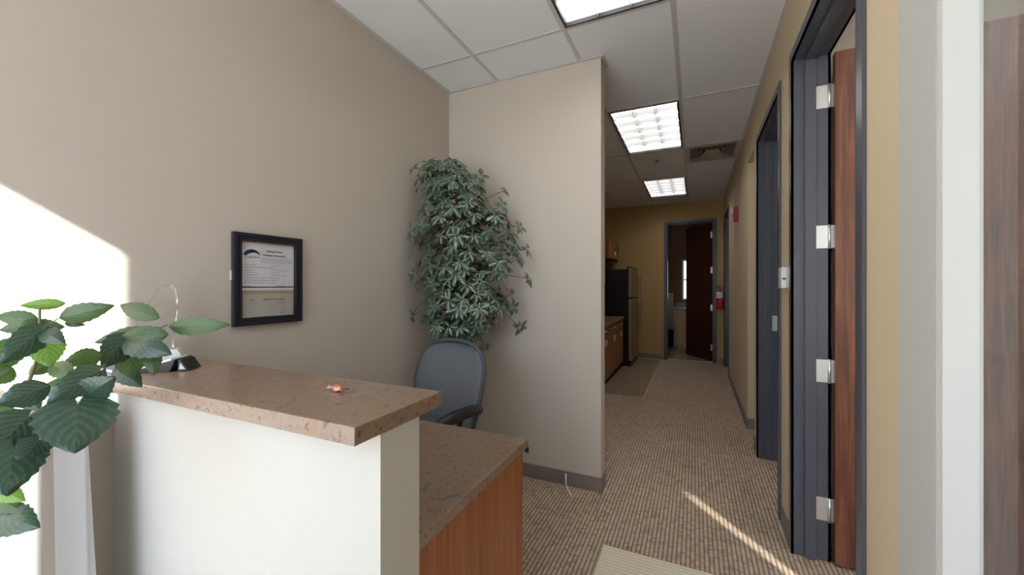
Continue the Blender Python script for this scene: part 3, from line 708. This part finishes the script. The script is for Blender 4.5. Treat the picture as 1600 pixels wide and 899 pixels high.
# ------------------------------------------------------------------ office chair
oc = thing('office_chair', 'slate grey fabric office chair with a rounded back behind the desk', 'chair', (-1.36, 1.80, 0))
RO = Matrix.Translation((-1.36, 1.80, 0)) @ Matrix.Rotation(math.radians(-10), 4, 'Z')
def backpt(u, v, side):
    z = .46+.585*v
    w_ = .185+.078*(math.sin((v/.60)*PI/2)**1.3) if v < .60 else .263*max(0.0, 1-((v-.60)/.40)**2.9)**(1/2.6)
    x = u*w_; yb = .215+.10*(v-.3)-.035*math.sin(PI*v*1.1)*1.0
    curve = .055*(u*u)
    y = yb-curve*(.6+.4*v)
    tk = .024*(1-abs(u)**4)*(1-abs(2*v-1)**8)+.012
    return RO @ Vector((x, y+(tk if side else -tk), z))
bm = BM(); nu, nv = 18, 22; G = []
for side in (0, 1):
    g = [[bm.verts.new(backpt(-1+2*i/nu, 1-(1-j/nv)**1.6 if j < nv else .9993, side)) for i in range(nu+1)] for j in range(nv+1)]; G.append(g)
    for j in range(nv):
        for i in range(nu):
            bm.faces.new([g[j][i], g[j][i+1], g[j+1][i+1], g[j+1][i]]).smooth = True
for j in range(nv):
    for i in (0, nu): bm.faces.new([G[0][j][i], G[0][j+1][i], G[1][j+1][i], G[1][j][i]]).smooth = True
for i in range(nu):
    for j in (0, nv): bm.faces.new([G[0][j][i], G[0][j][i+1], G[1][j][i+1], G[1][j][i]]).smooth = True
bmesh.ops.remove_doubles(bm, verts=bm.verts, dist=.0005)
bk = obj('backrest', bm, M['fabric'], oc)
# rim welt around the backrest
VV = [1/24*j for j in range(1, 24)]+[.975, .988, .996, .9993]
rim = [backpt(-1, v, 0)*.5+backpt(-1, v, 1)*.5 for v in VV]
rim2 = [backpt(1, v, 0)*.5+backpt(1, v, 1)*.5 for v in VV[::-1]]
bm = BM(); tube(bm, rim+[]+rim2, .0135, 8); obj('piping', bm, M['trim_fabric'], bk)
bm = BM(); box(bm, -.24, .24, -.24, .21, .43, .51, .035, RO); obj('seat', bm, M['fabric'], oc)
bm = BM(); box(bm, -.20, .20, -.2, .2, .40, .432, .01, RO); obj('seat_pan', bm, M['dark'], oc)
bm = BM(); tube(bm, [RO @ Vector(p) for p in ((0, .1, .41), (0, .26, .42), (0, .29, .5), (0, .285, .62))], .02, 8); obj('back_bar', bm, M['dark'], oc)
for s in (-1, 1):
    bm = BM(); tube(bm, [RO @ Vector((s*x, y, z)) for x, y, z in ((.17, .0, .42), (.26, .0, .43), (.285, -.01, .53), (.285, -.04, .66), (.285, -.02, .70))], .014, 8); a_ = obj('arm', bm, M['dark'], oc)
    bm = BM()
    pts = [RO @ Vector((s*x, y, z)) for x, y, z in ((.25, .16, .675), (.272, .13, .70), (.285, .05, .717), (.285, -.08, .718), (.275, -.15, .71), (.25, -.18, .695))]
    tube(bm, pts, [.016, .026, .031, .031, .026, .014], 12); obj('arm_pad', bm, M['dark'], a_)
bm = BM(); tube(bm, [RO @ Vector((0, 0, .09)), RO @ Vector((0, 0, .41))], [.03, .022], 12); obj('column', bm, M['dark'], oc)
for k in range(5):
    a = 2*PI*k/5+.3; d = Vector((math.cos(a), math.sin(a), 0)); c = Vector((-1.36, 1.80, 0))
    bm = BM(); tube(bm, [c+Vector((0, 0, .105)), c+d*.15+Vector((0, 0, .095)), c+d*.27+Vector((0, 0, .07))], [.028, .02, .015], 8); lg = obj('leg', bm, M['dark'], oc)
    pd = Vector((-d.y, d.x, 0)); bm = BM(); tube(bm, [c+d*.27+pd*.022+Vector((0, 0, .028)), c+d*.27-pd*.022+Vector((0, 0, .028))], .027, 12); obj('caster', bm, M['dark'], lg)

# ------------------------------------------------------------------ tall artificial plant in the corner
fx, fy = -1.43, 2.31
fp = thing('potted_tree', 'tall variegated green artificial tree in the corner behind the grey chair', 'plant', (fx, fy, 0))
bm = BM(); lathe(bm, [(.10, .002), (.13, .12), (.15, .26), (.155, .28), (.14, .28), (.135, .25)], (fx, fy, 0), 24); obj('pot', bm, M['pot'], fp)
bm = BM(); lathe(bm, [(.134, 0), (.12, .012), (.03, .018)], (fx, fy, .245), 20); obj('soil', bm, M['soil'], fp)
trunks = [[(0, 0, .24), (.03, .01, .7), (-.01, .0, 1.2), (-.03, .01, 1.6), (-.05, .0, 2.05)], [(.03, .02, .24), (-.02, 0, .75), (.05, .01, 1.25), (.06, .0, 1.6), (.10, -.01, 1.95)], [(-.03, 0, .24), (.01, -.03, .8), (.03, .0, 1.15), (-.08, -.03, 1.5), (-.14, -.03, 1.85)]]
for tr_ in trunks:
    bm = BM(); tube(bm, [(fx+a, fy+b, c) for a, b, c in tr_], [.017, .015, .013, .010, .005], 8); obj('trunk', bm, M['bark'], fp)
FR = Vector((math.cos(YAW), math.sin(YAW), 0))   # across-the-corner direction used as the crown's long axis
FD = Vector((math.sin(YAW), -math.cos(YAW), 0))
def ficus_leaf(L, W, fold=.18, droop=.12):
    pts = [(0, 0), (.15, .55), (.42, .98), (.70, .92), (.90, .5), (1, 0)]
    vs, fs, uv = [], [], []
    for (t_, w_) in pts:
        z = -droop*L*t_*t_
        vs.append((0, t_*L, z)); uv.append((.5, t_))
        if 0 < t_ < 1:
            vs.append((-W*w_/2, t_*L, z+fold*W*w_/2)); uv.append((.5-w_/2, t_)); vs.append((W*w_/2, t_*L, z+fold*W*w_/2)); uv.append((.5+w_/2, t_))
    # indices: 0 | 1,2,3 | 4,5,6 | 7,8,9 | 10,11,12 | 13
    fs = [(0, 1, 2), (0, 3, 1)]
    for k in range(3):
        a = 1+3*k; b_ = a+3; fs += [(a, b_, b_+1, a+1), (a, a+2, b_+2, b_)]
    fs += [(10, 13, 11), (10, 12, 13)]
    return vs, fs, uv
lv, lfs, luv = ficus_leaf(.066, .029)
def mesh_from(name, vs, fs, uv, mat):
    me = bpy.data.meshes.new(name); me.from_pydata(vs, [], fs); u = me.uv_layers.new(name='UVMap')
    for lp in me.loops: u.data[lp.index].uv = uv[lp.vertex_index]
    me.materials.append(mat)
    for p in me.polygons: p.use_smooth = True
    return me
lme = mesh_from('leaf', lv, lfs, luv, M['ficus'])
R_ = random.Random(11)
def halfw(z):
    P = [(1.00, .07), (1.06, .16), (1.12, .26), (1.2, .32), (1.35, .33), (1.5, .35), (1.65, .37), (1.78, .365), (1.9, .33), (2.0, .28), (2.08, .23), (2.16, .17), (2.24, .12)]
    for (a, b), (c, d) in zip(P, P[1:]):
        if a <= z <= c: return b+(d-b)*(z-a)/(c-a)
    return 0
def axisx(z): return -.01 if z < 1.1 else (.02 if z < 1.85 else -.17*(z-1.85)/.4)
clusters = []
base = Vector((fx, fy, 0)); tries = 0
while len(clusters) < 330 and tries < 30000:
    tries += 1
    z = R_.uniform(1.02, 2.20); a = R_.uniform(0, 2*PI); h_ = halfw(z)*(1+.16*math.sin(2*a+z*9)+.08*math.sin(z*21+a)); rr_ = math.sqrt(R_.uniform(.10, 1))*h_*R_.uniform(.86, 1.06)
    p = base+FR*(axisx(z)+rr_*math.cos(a))+FD*(rr_*math.sin(a)*.72+.03)+Vector((0, 0, z))
    if p.x < XL+.06 or p.y > YP-.06: continue
    if any((p-q[0]).length < .048 for q in clusters): continue
    out = (FR*math.cos(a)+FD*math.sin(a)*.9+FD*.35)*(rr_/(h_+.01))+Vector((0, 0, .55)); clusters.append((p, out.normalized()))
def at(px, py, d): return Vector((0, 0, CAM_H))+d*(Vector((-math.sin(YAW), math.cos(YAW), 0))+(px-800)/FPX*Vector((math.cos(YAW), math.sin(YAW), 0))+Vector((0, 0, (447-py)/FPX)))
twigs = [((645, 262), (690, 275)), ((634, 360), (665, 350)), ((636, 432), (665, 415)), ((634, 492), (665, 468)), ((827, 436), (790, 430)), ((812, 355), (780, 350)), ((790, 297), (760, 310)),
         ((750, 292), (740, 310)), ((673, 250), (690, 285)), ((711, 250), (700, 285)), ((812, 512), (780, 480)), ((756, 540), (735, 500)), ((712, 520), (715, 480)), ((800, 480), (775, 450)), ((672, 500), (685, 470)), ((805, 385), (780, 380))]
TW = []
for (a, b) in twigs:
    pa, pb = at(*a, 2.66), at(*b, 2.68)
    if pa.x < XL+.05: pa.x = XL+.05
    TW.append((pa, pb)); clusters.append((pa, ((pa-pb).normalized()+Vector((0, 0, .4))+FD*.5).normalized()))
tb = BM()
for (pa, pb) in TW: tube(tb, [pa, pb, pb+(base+Vector((0, 0, pb.z-.12))-pb)*.8], .0022, 5)
for (p, o_) in clusters[:-len(TW)]:
    if R_.random() < .75: q = base+Vector((R_.uniform(-.05, .05), R_.uniform(-.03, .03), p.z-R_.uniform(.08, .2))); tube(tb, [p, (p+q)/2+Vector((0, 0, .01)), q], .002, 4)
b_ = obj('branches', tb, M['bark'], fp); b_['kind'] = 'stuff'
leaves = []
for (p, out) in clusters:
    nl = R_.randint(5, 8); csz = R_.uniform(.82, 1.12); u = out.orthogonal().normalized(); v2 = out.cross(u); ph = R_.uniform(0, 6)
    for k in range(nl):
        a = ph+2*PI*k/nl+R_.uniform(-.2, .2); d = (u*math.cos(a)+v2*math.sin(a))
        yv = (d+out*R_.uniform(-.2, .5)+Vector((0, 0, R_.uniform(-.7, -.15)))).normalized(); zv = (out+Vector((0, 0, .2))); zv = (zv-yv*zv.dot(yv)).normalized(); xv = yv.cross(zv)
        s = R_.uniform(.72, 1.15)*csz; m_ = Matrix((xv*s, yv*s, zv*s)).transposed().to_4x4(); m_.translation = p+d*.006
        tip = m_ @ Vector((0, .070, 0))
        if tip.x < XL+.012 or tip.y > YP-.012: continue
        leaves.append((m_, ((p-Vector((0, 0, CAM_H))).length)))
leaves.sort(key=lambda q: q[1])
off = WL[fp.name]
for m_, _ in leaves[:300]:
    o = bpy.data.objects.new('leaf', lme); COL.objects.link(o); o.parent = fp
    mm = m_.copy(); mm.translation -= off; o.matrix_local = mm
vs, fs, uv = [], [], []
for m_, _ in leaves[300:]:
    k = len(vs); vs += [tuple((m_ @ Vector(p))-off) for p in lv]; fs += [tuple(i+k for i in f) for f in lfs]; uv += luv
o = bpy.data.objects.new('foliage', mesh_from('foliage', vs, fs, uv, M['ficus'])); COL.objects.link(o); o.parent = fp; o['kind'] = 'stuff'

# ------------------------------------------------------------------ near hibiscus on a draped stand
st = thing('plant_stand', 'narrow stand draped in bright white cloth against the left wall under the leafy plant', 'plant stand', (-1.665, .1, 0))
bm = BM(); box(bm, -1.755, -1.59, -.35, .505, 1.02, 1.045, .003); obj('top', bm, M['cherry'], st)
for x in (-1.74, -1.61):
    for y in (-.33, .36):
        bm = BM(); box(bm, x-.015, x+.015, y-.015, y+.015, .001, 1.02, .002); obj('leg', bm, M['cherry'], st)
def drape(path, z0, z1, flare, amp, seed):
    bm = BM(); r = random.Random(seed); n_ = 60; nz = 10; L = []
    for (a, b) in zip(path, path[1:]): L.append((Vector(b)-Vector(a)).length)
    tot = sum(L); g = []
    for j in range(nz+1):
        q = j/nz; z = z1+(z0-z1)*q; row = []
        for i in range(n_+1):
            s = tot*i/n_; k = 0
            while k < len(L)-1 and s > L[k]: s -= L[k]; k += 1
            a, b = Vector(path[k]), Vector(path[k+1]); p = a+(b-a)*(s/L[k]); nrm = Vector(((b-a).y, -(b-a).x, 0)).normalized()
            ph = i/n_*tot*75+seed
            p = p+nrm*(flare*q+amp*(.25+.75*q)*math.sin(ph+.7*math.sin(q*3+i*.2)))
            p.z = z; row.append(bm.verts.new(p))
        g.append(row)
    for j in range(nz):
        for i in range(n_): bm.faces.new([g[j][i], g[j][i+1], g[j+1][i+1], g[j+1][i]]).smooth = True
    bmesh.ops.solidify(bm, geom=bm.faces[:], thickness=.0015); return bm
bm = drape([(-1.582, -.36, 0), (-1.582, .434, 0)], .01, 1.05, .02, .007, 1); obj('cloth_panel', bm, M['cloth'], st)
bm = drape([(-1.582, .452, 0), (-1.582, .517, 0), (-1.755, .517, 0)], .01, 1.05, .045, .006, 2); obj('cloth_panel', bm, M['cloth'], st)
bm = BM(); box(bm, -1.757, -1.583, -.36, .517, 1.046, 1.0485); obj('cloth_top', bm, M['cloth'], st)
PX, PY = -1.645, .12
hb = thing('hibiscus', 'leafy green potted plant with broad toothed leaves at the left edge of the photo', 'plant', (PX, PY, 1.0500))
bm = BM(); lathe(bm, [(.07, .0), (.085, .08), (.098, .15), (.10, .16), (.09, .16), (.088, .14)], (PX, PY, 1.0500), 24); obj('pot', bm, M['potwhite'], hb)
bm = BM(); lathe(bm, [(.088, 0), (.07, .008), (.01, .012)], (PX, PY, 1.185), 18); obj('soil', bm, M['soil'], hb)
def hleaf(bp, tp, wpx, d0, d1, tone, lob=0, bend=.12, seed=0, roll=0.0, name='leaf'):
    r = random.Random(seed); A = at(*bp, d0); B = at(*tp, d1); Y = B-A; L = Y.length; Y.normalize()
    V = (Vector((0, 0, CAM_H))-(A+B)/2).normalized(); Z = (V-Y*V.dot(Y)).normalized(); X = Y.cross(Z)
    c, s = math.cos(roll), math.sin(roll); X, Z = X*c+Z*s, Z*c-X*s
    W = wpx*((d0+d1)/2)/FPX/max(.3, c)
    nt_, ns = 14, 4; vs, fs, uv = [], [], []
    def wid(t_):
        if lob: return (math.sin(PI*min(1, t_)**.62)**.75)*(1-.15*t_)
        return math.sin(PI*t_**.78)**.85
    for i in range(nt_+1):
        t_ = i/nt_; w_ = max(.012, wid(min(.999, max(.001, t_))))*W/2
        w_ *= 1+(.09 if i % 2 else -.03)*(.15 < t_ < .98)
        for j in range(-ns, ns+1):
            q = j/ns
            back = -.22*L*abs(q)**1.3*(1-t_)**3 if lob else 0
            z = -bend*L*(t_-.35)**2*1.5-.10*W*abs(q)**1.5*.6+.036*W*math.cos((t_-abs(q)*.25)*7*2*PI)*abs(q)**.6+.05*W*abs(q)
            p = A+Y*(t_*L+back)+X*(q*w_)+Z*z
            vs.append(tuple(p-WL[hb.name])); uv.append((.5+q/2, t_))
    m_ = 2*ns+1
    for i in range(nt_):
        for j in range(2*ns): k = i*m_+j; fs.append((k, k+1, k+m_+1, k+m_))
    o = bpy.data.objects.new(name, mesh_from('leaf', vs, fs, uv, M[tone])); COL.objects.link(o); o.parent = hb
    if tone == 'hib_light': o['label'] = 'pale yellow green leaf'
    return A, B
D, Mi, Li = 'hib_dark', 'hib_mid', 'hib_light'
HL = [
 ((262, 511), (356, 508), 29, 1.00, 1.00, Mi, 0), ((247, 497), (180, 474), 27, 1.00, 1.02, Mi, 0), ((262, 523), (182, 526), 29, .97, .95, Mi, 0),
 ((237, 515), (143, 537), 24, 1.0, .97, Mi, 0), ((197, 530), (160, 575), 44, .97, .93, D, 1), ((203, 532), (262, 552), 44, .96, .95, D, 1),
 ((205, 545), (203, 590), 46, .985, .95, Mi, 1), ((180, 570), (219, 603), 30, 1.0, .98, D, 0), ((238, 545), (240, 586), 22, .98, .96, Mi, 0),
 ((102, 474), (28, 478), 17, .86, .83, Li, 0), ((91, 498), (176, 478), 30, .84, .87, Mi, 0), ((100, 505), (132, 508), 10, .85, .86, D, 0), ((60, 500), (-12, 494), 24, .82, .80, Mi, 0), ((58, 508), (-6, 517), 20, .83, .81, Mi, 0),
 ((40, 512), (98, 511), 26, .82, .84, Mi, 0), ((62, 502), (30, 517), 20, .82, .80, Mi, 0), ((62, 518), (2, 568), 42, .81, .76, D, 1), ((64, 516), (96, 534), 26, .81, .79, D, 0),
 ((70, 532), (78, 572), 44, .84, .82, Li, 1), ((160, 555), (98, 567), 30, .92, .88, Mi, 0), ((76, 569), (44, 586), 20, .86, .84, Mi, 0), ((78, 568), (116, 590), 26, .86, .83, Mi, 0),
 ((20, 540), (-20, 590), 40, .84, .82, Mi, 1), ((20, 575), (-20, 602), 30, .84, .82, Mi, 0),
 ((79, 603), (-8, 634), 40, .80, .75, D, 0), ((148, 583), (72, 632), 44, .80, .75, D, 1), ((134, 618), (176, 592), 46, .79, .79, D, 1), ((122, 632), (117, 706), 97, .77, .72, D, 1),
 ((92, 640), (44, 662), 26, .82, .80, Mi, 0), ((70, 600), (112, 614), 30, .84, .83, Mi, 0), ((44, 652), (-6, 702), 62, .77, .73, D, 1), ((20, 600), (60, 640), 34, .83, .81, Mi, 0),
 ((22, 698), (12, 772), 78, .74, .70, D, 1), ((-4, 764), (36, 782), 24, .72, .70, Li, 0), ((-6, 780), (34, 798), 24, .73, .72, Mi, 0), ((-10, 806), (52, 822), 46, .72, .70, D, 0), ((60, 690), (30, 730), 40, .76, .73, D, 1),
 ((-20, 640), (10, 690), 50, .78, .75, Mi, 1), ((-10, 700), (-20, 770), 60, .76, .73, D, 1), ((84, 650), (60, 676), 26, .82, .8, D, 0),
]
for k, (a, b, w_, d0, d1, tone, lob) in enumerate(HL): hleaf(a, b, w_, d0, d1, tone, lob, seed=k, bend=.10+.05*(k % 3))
hub = [at(44, 600, .84), at(58, 560, .83), at(62, 515, .82)]
soil0 = Vector((PX, PY, 1.19))
def stem(pts, r0, r1):
    bm = BM(); n_ = len(pts); tube(bm, pts, [r0+(r1-r0)*k/(n_-1) for k in range(n_)], 7); obj('stem', bm, M['stem'], hb)
j0 = at(-60, 600, .88)
stem([soil0, Vector((PX+.03, PY+.05, 1.21)), j0, at(0, 640, .86), at(44, 600, .84), at(58, 560, .83), at(62, 515, .82), at(62, 482, .82)], .006, .002)
stem([at(-60, 600, .88), at(0, 655, .84), at(44, 652, .82), at(80, 630, .82), at(130, 597, .86), at(165, 570, .94), at(200, 540, .98), at(235, 518, .99), at(262, 508, 1.0)], .004, .0015)
stem([at(0, 655, .84), at(10, 690, .79), at(5, 740, .74), at(-8, 780, .73)], .003, .0015)
stem([at(62, 515, .82), at(80, 505, .83), at(91, 498, .84)], .0015, .001)
stem([at(62, 482, .82), at(90, 480, .85), at(102, 474, .86)], .0012, .001)
stem([at(130, 597, .86), at(148, 583, .80)], .0012, .001); stem([at(130, 597, .86), at(134, 618, .79), at(122, 632, .77)], .0015, .001)
# low white notebook lying on the counter end behind the leaves
bm = BM(); R9 = Matrix.Translation((-1.62, .60, 1.1005)) @ Matrix.Rotation(.3, 4, 'Z')
nb = thing('notebook', 'pale notebook lying on the counter end behind the leafy plant', 'notebook', (-1.66, .64, 1.1005))
bm = BM(); box(bm, -1.75, -1.60, .60, .72, 1.1015, 1.112, .001); obj('pages', bm, M['paper'], nb)
bm = BM(); box(bm, -1.752, -1.598, .598, .722, 1.112, 1.114, .0005); obj('cover', bm, M['blue'], nb)

# ------------------------------------------------------------------ kitchenette
XC = -1.10; ZC = .825
yc = [4.45, 5.05, 5.65, 6.25, 6.85]
def bar_handle(t, x, y, z, l=.05, vert=False):
    bm = BM()
    if vert: tube(bm, [(x, y, z-l), (x+.022, y, z-l), (x+.022, y, z+l), (x, y, z+l)], .005, 6)
    else: tube(bm, [(x, y-l, z), (x+.022, y-l, z), (x+.022, y+l, z), (x, y+l, z)], .005, 6)
    obj('handle', bm, M['hinge'], t)
names = ('nearest', 'second nearest', 'third', 'farthest')
for k in range(4):
    y0, y1 = yc[k], yc[k+1]
    c = thing('base_cabinet', 'orange brown base cabinet in the kitchenette, '+(names[k]+' of the row' if k < 3 else 'the one beside the refrigerator'), 'cabinet', ((XL+XC)/2, (y0+y1)/2, .007), 'kitchenette base cabinets')
    bm = BM(); box(bm, XL+.002, XC-.02, y0+.001, y1-.001, .1, ZC-.001); obj('body', bm, M['cabinet'], c)
    bm = BM(); box(bm, XL+.002, XC-.06, y0+.001, y1-.001, .0085, .099); obj('toe_kick', bm, M['black'], c)
    bm = BM(); box(bm, XC-.019, XC, y0+.003, y1-.003, .66, ZC-.005, .002); d = obj('drawer', bm, M['cabinet'], c); bar_handle(d, XC, (y0+y1)/2, .76)
    for s in (0, 1):
        ya = y0+.003+s*(y1-y0)/2; yb = y0+(s+1)*(y1-y0)/2-.003
        bm = BM(); box(bm, XC-.019, XC, ya, yb, .105, .654, .002); d = obj('door', bm, M['cabinet'], c); bar_handle(d, XC, (yb-.05 if s == 0 else ya+.05), .60, .04, True)
bm = BM(); box(bm, XL+.001, XC+.02, 4.43, 6.86, ZC, ZC+.035, .002); tag(obj('kitchen_worktop', bm, M['laminate']), 'brown laminate worktop over the kitchenette base cabinets', 'worktop')
sk = thing('sink', 'steel sink rim set in the kitchenette worktop', 'sink', (-1.42, 5.8, ZC+.036))
bm = BM()
for b in ((-1.66, -1.18, 5.48, 5.52), (-1.66, -1.18, 6.10, 6.14), (-1.66, -1.62, 5.52, 6.10), (-1.22, -1.18, 5.52, 6.10)): box(bm, *b, ZC+.036, ZC+.042, .001)
obj('rim', bm, M['steel'], sk)
bm = BM(); box(bm, -1.62, -1.22, 5.52, 6.10, ZC+.0355, ZC+.037); obj('basin', bm, M['dark'], sk)
bm = BM(); tube(bm, [(-1.67, 5.81, ZC+.036), (-1.67, 5.81, ZC+.22), (-1.62, 5.81, ZC+.26), (-1.54, 5.81, ZC+.25), (-1.52, 5.81, ZC+.20)], .011, 8); obj('tap', bm, M['steel'], sk)
for k in range(4):
    y0, y1 = yc[k], yc[k+1]
    c = thing('wall_cabinet', 'orange brown wall cabinet over the kitchenette worktop, '+(names[k] if k else 'the nearest')+(' one' if k else ' one'), 'cabinet', (XL+.18, (y0+y1)/2, 1.39), 'kitchenette wall cabinets')
    bm = BM(); box(bm, XL+.002, -1.42, y0+.001, y1-.001, 1.39, 2.2); obj('body', bm, M['cabinet'], c)
    for s in (0, 1):
        ya = y0+.003+s*(y1-y0)/2; yb = y0+(s+1)*(y1-y0)/2-.003
        bm = BM(); box(bm, -1.419, -1.40, ya, yb, 1.393, 2.197, .002); d = obj('door', bm, M['cabinet'], c); bar_handle(d, -1.40, (yb-.04 if s == 0 else ya+.04), 1.5, .04, True)
c = thing('wall_cabinet', 'short orange brown wall cabinet above the refrigerator', 'cabinet', (-1.56, 7.36, 1.86))
bm = BM(); box(bm, XL+.002, -1.37, 6.90, 7.86, 1.86, 2.2); obj('body', bm, M['cabinet'], c)
for (ya, yb) in ((6.903, 7.378), (7.382, 7.857)):
    bm = BM(); box(bm, -1.369, -1.35, ya, yb, 1.863, 2.197, .002); d = obj('door', bm, M['cabinet'], c); bar_handle(d, -1.35, 7.33 if ya < 7 else 7.43, 1.95, .04, True)
# refrigerator
fr_ = thing('refrigerator', 'stainless steel refrigerator with black sides in the kitchenette', 'refrigerator', (-1.36, 7.33, .007))
Fy0, Fy1 = 6.93, 7.72
bm = BM(); box(bm, XL+.03, -1.045, Fy0, Fy1, .0085, 1.66, .008); obj('body', bm, M['black'], fr_)
for z0, z1, hz in ((.10, 1.16, (.62, 1.12)), (1.175, 1.685, (1.21, 1.60))):
    bm = BM(); box(bm, -1.043, -.965, Fy0-.003, Fy1+.003, z0, z1, .022); dd = obj('door', bm, M['steel'], fr_, 'brushed steel front')
    bm = BM(); yh = Fy1-.10; tube(bm, [(-.965, yh, hz[0]), (-.92, yh, hz[0]+.04), (-.905, yh, hz[0]+.12), (-.905, yh, hz[1]-.12), (-.92, yh, hz[1]-.04), (-.965, yh, hz[1])], .013, 8); obj('handle', bm, M['steel'], dd)
bm = BM(); box(bm, -1.04, -.98, Fy0+.01, Fy1-.01, .0085, .09, .004); obj('grille', bm, M['black'], fr_)
bm = BM(); box(bm, -1.06, -.98, Fy0+.0, Fy1, 1.687, 1.70, .004); obj('top_cap', bm, M['black'], fr_)

# ------------------------------------------------------------------ washroom
vn = thing('vanity', 'pale wood vanity cabinet seen through the washroom door', 'vanity', (.2, 9.4, .0))
bm = BM(); box(bm, -.385, .9, 9.24, 9.78, .09, .86); obj('body', bm, M['maple'], vn)
bm = BM(); box(bm, -.36, .9, 9.28, 9.78, .008, .089); obj('toe_kick', bm, M['maple'], vn)
bm = BM(); box(bm, -.40, .92, 9.21, 9.78, .861, .895, .003); box(bm, -.40, .92, 9.76, 9.78, .895, 1.0, .002); obj('vanity_top', bm, M['laminate'], vn)
bn = thing('waste_bin', 'dark waste bin on the washroom floor beside the vanity', 'bin', (-.58, 9.45, .007))
bm = BM(); lathe(bm, [(.11, .0085), (.145, .36), (.15, .40), (.14, .40), (.13, .05)], (-.57, 9.45, 0), 20); obj('bucket', bm, M['black'], bn)
wt = BM(); box(wt, -.149, .149, -.004, .004, -.149, .149, .001); bmesh.ops.recalc_face_normals(wt, faces=wt.faces)
wme = bpy.data.meshes.new('wall_tile'); wt.to_mesh(wme); wt.free(); wme.materials.append(M['walltile'])
wf = bpy.data.objects['wall_bathroom_far']
for i in range(4):
    for j in range(4):
        x = -.60+.30*i; z = .16+.30*j
        if z > .9 and x > -.4: continue
        o = bpy.data.objects.new('wall_tile', wme); COL.objects.link(o); o.parent = wf; o.location = (x, 9.795, z)
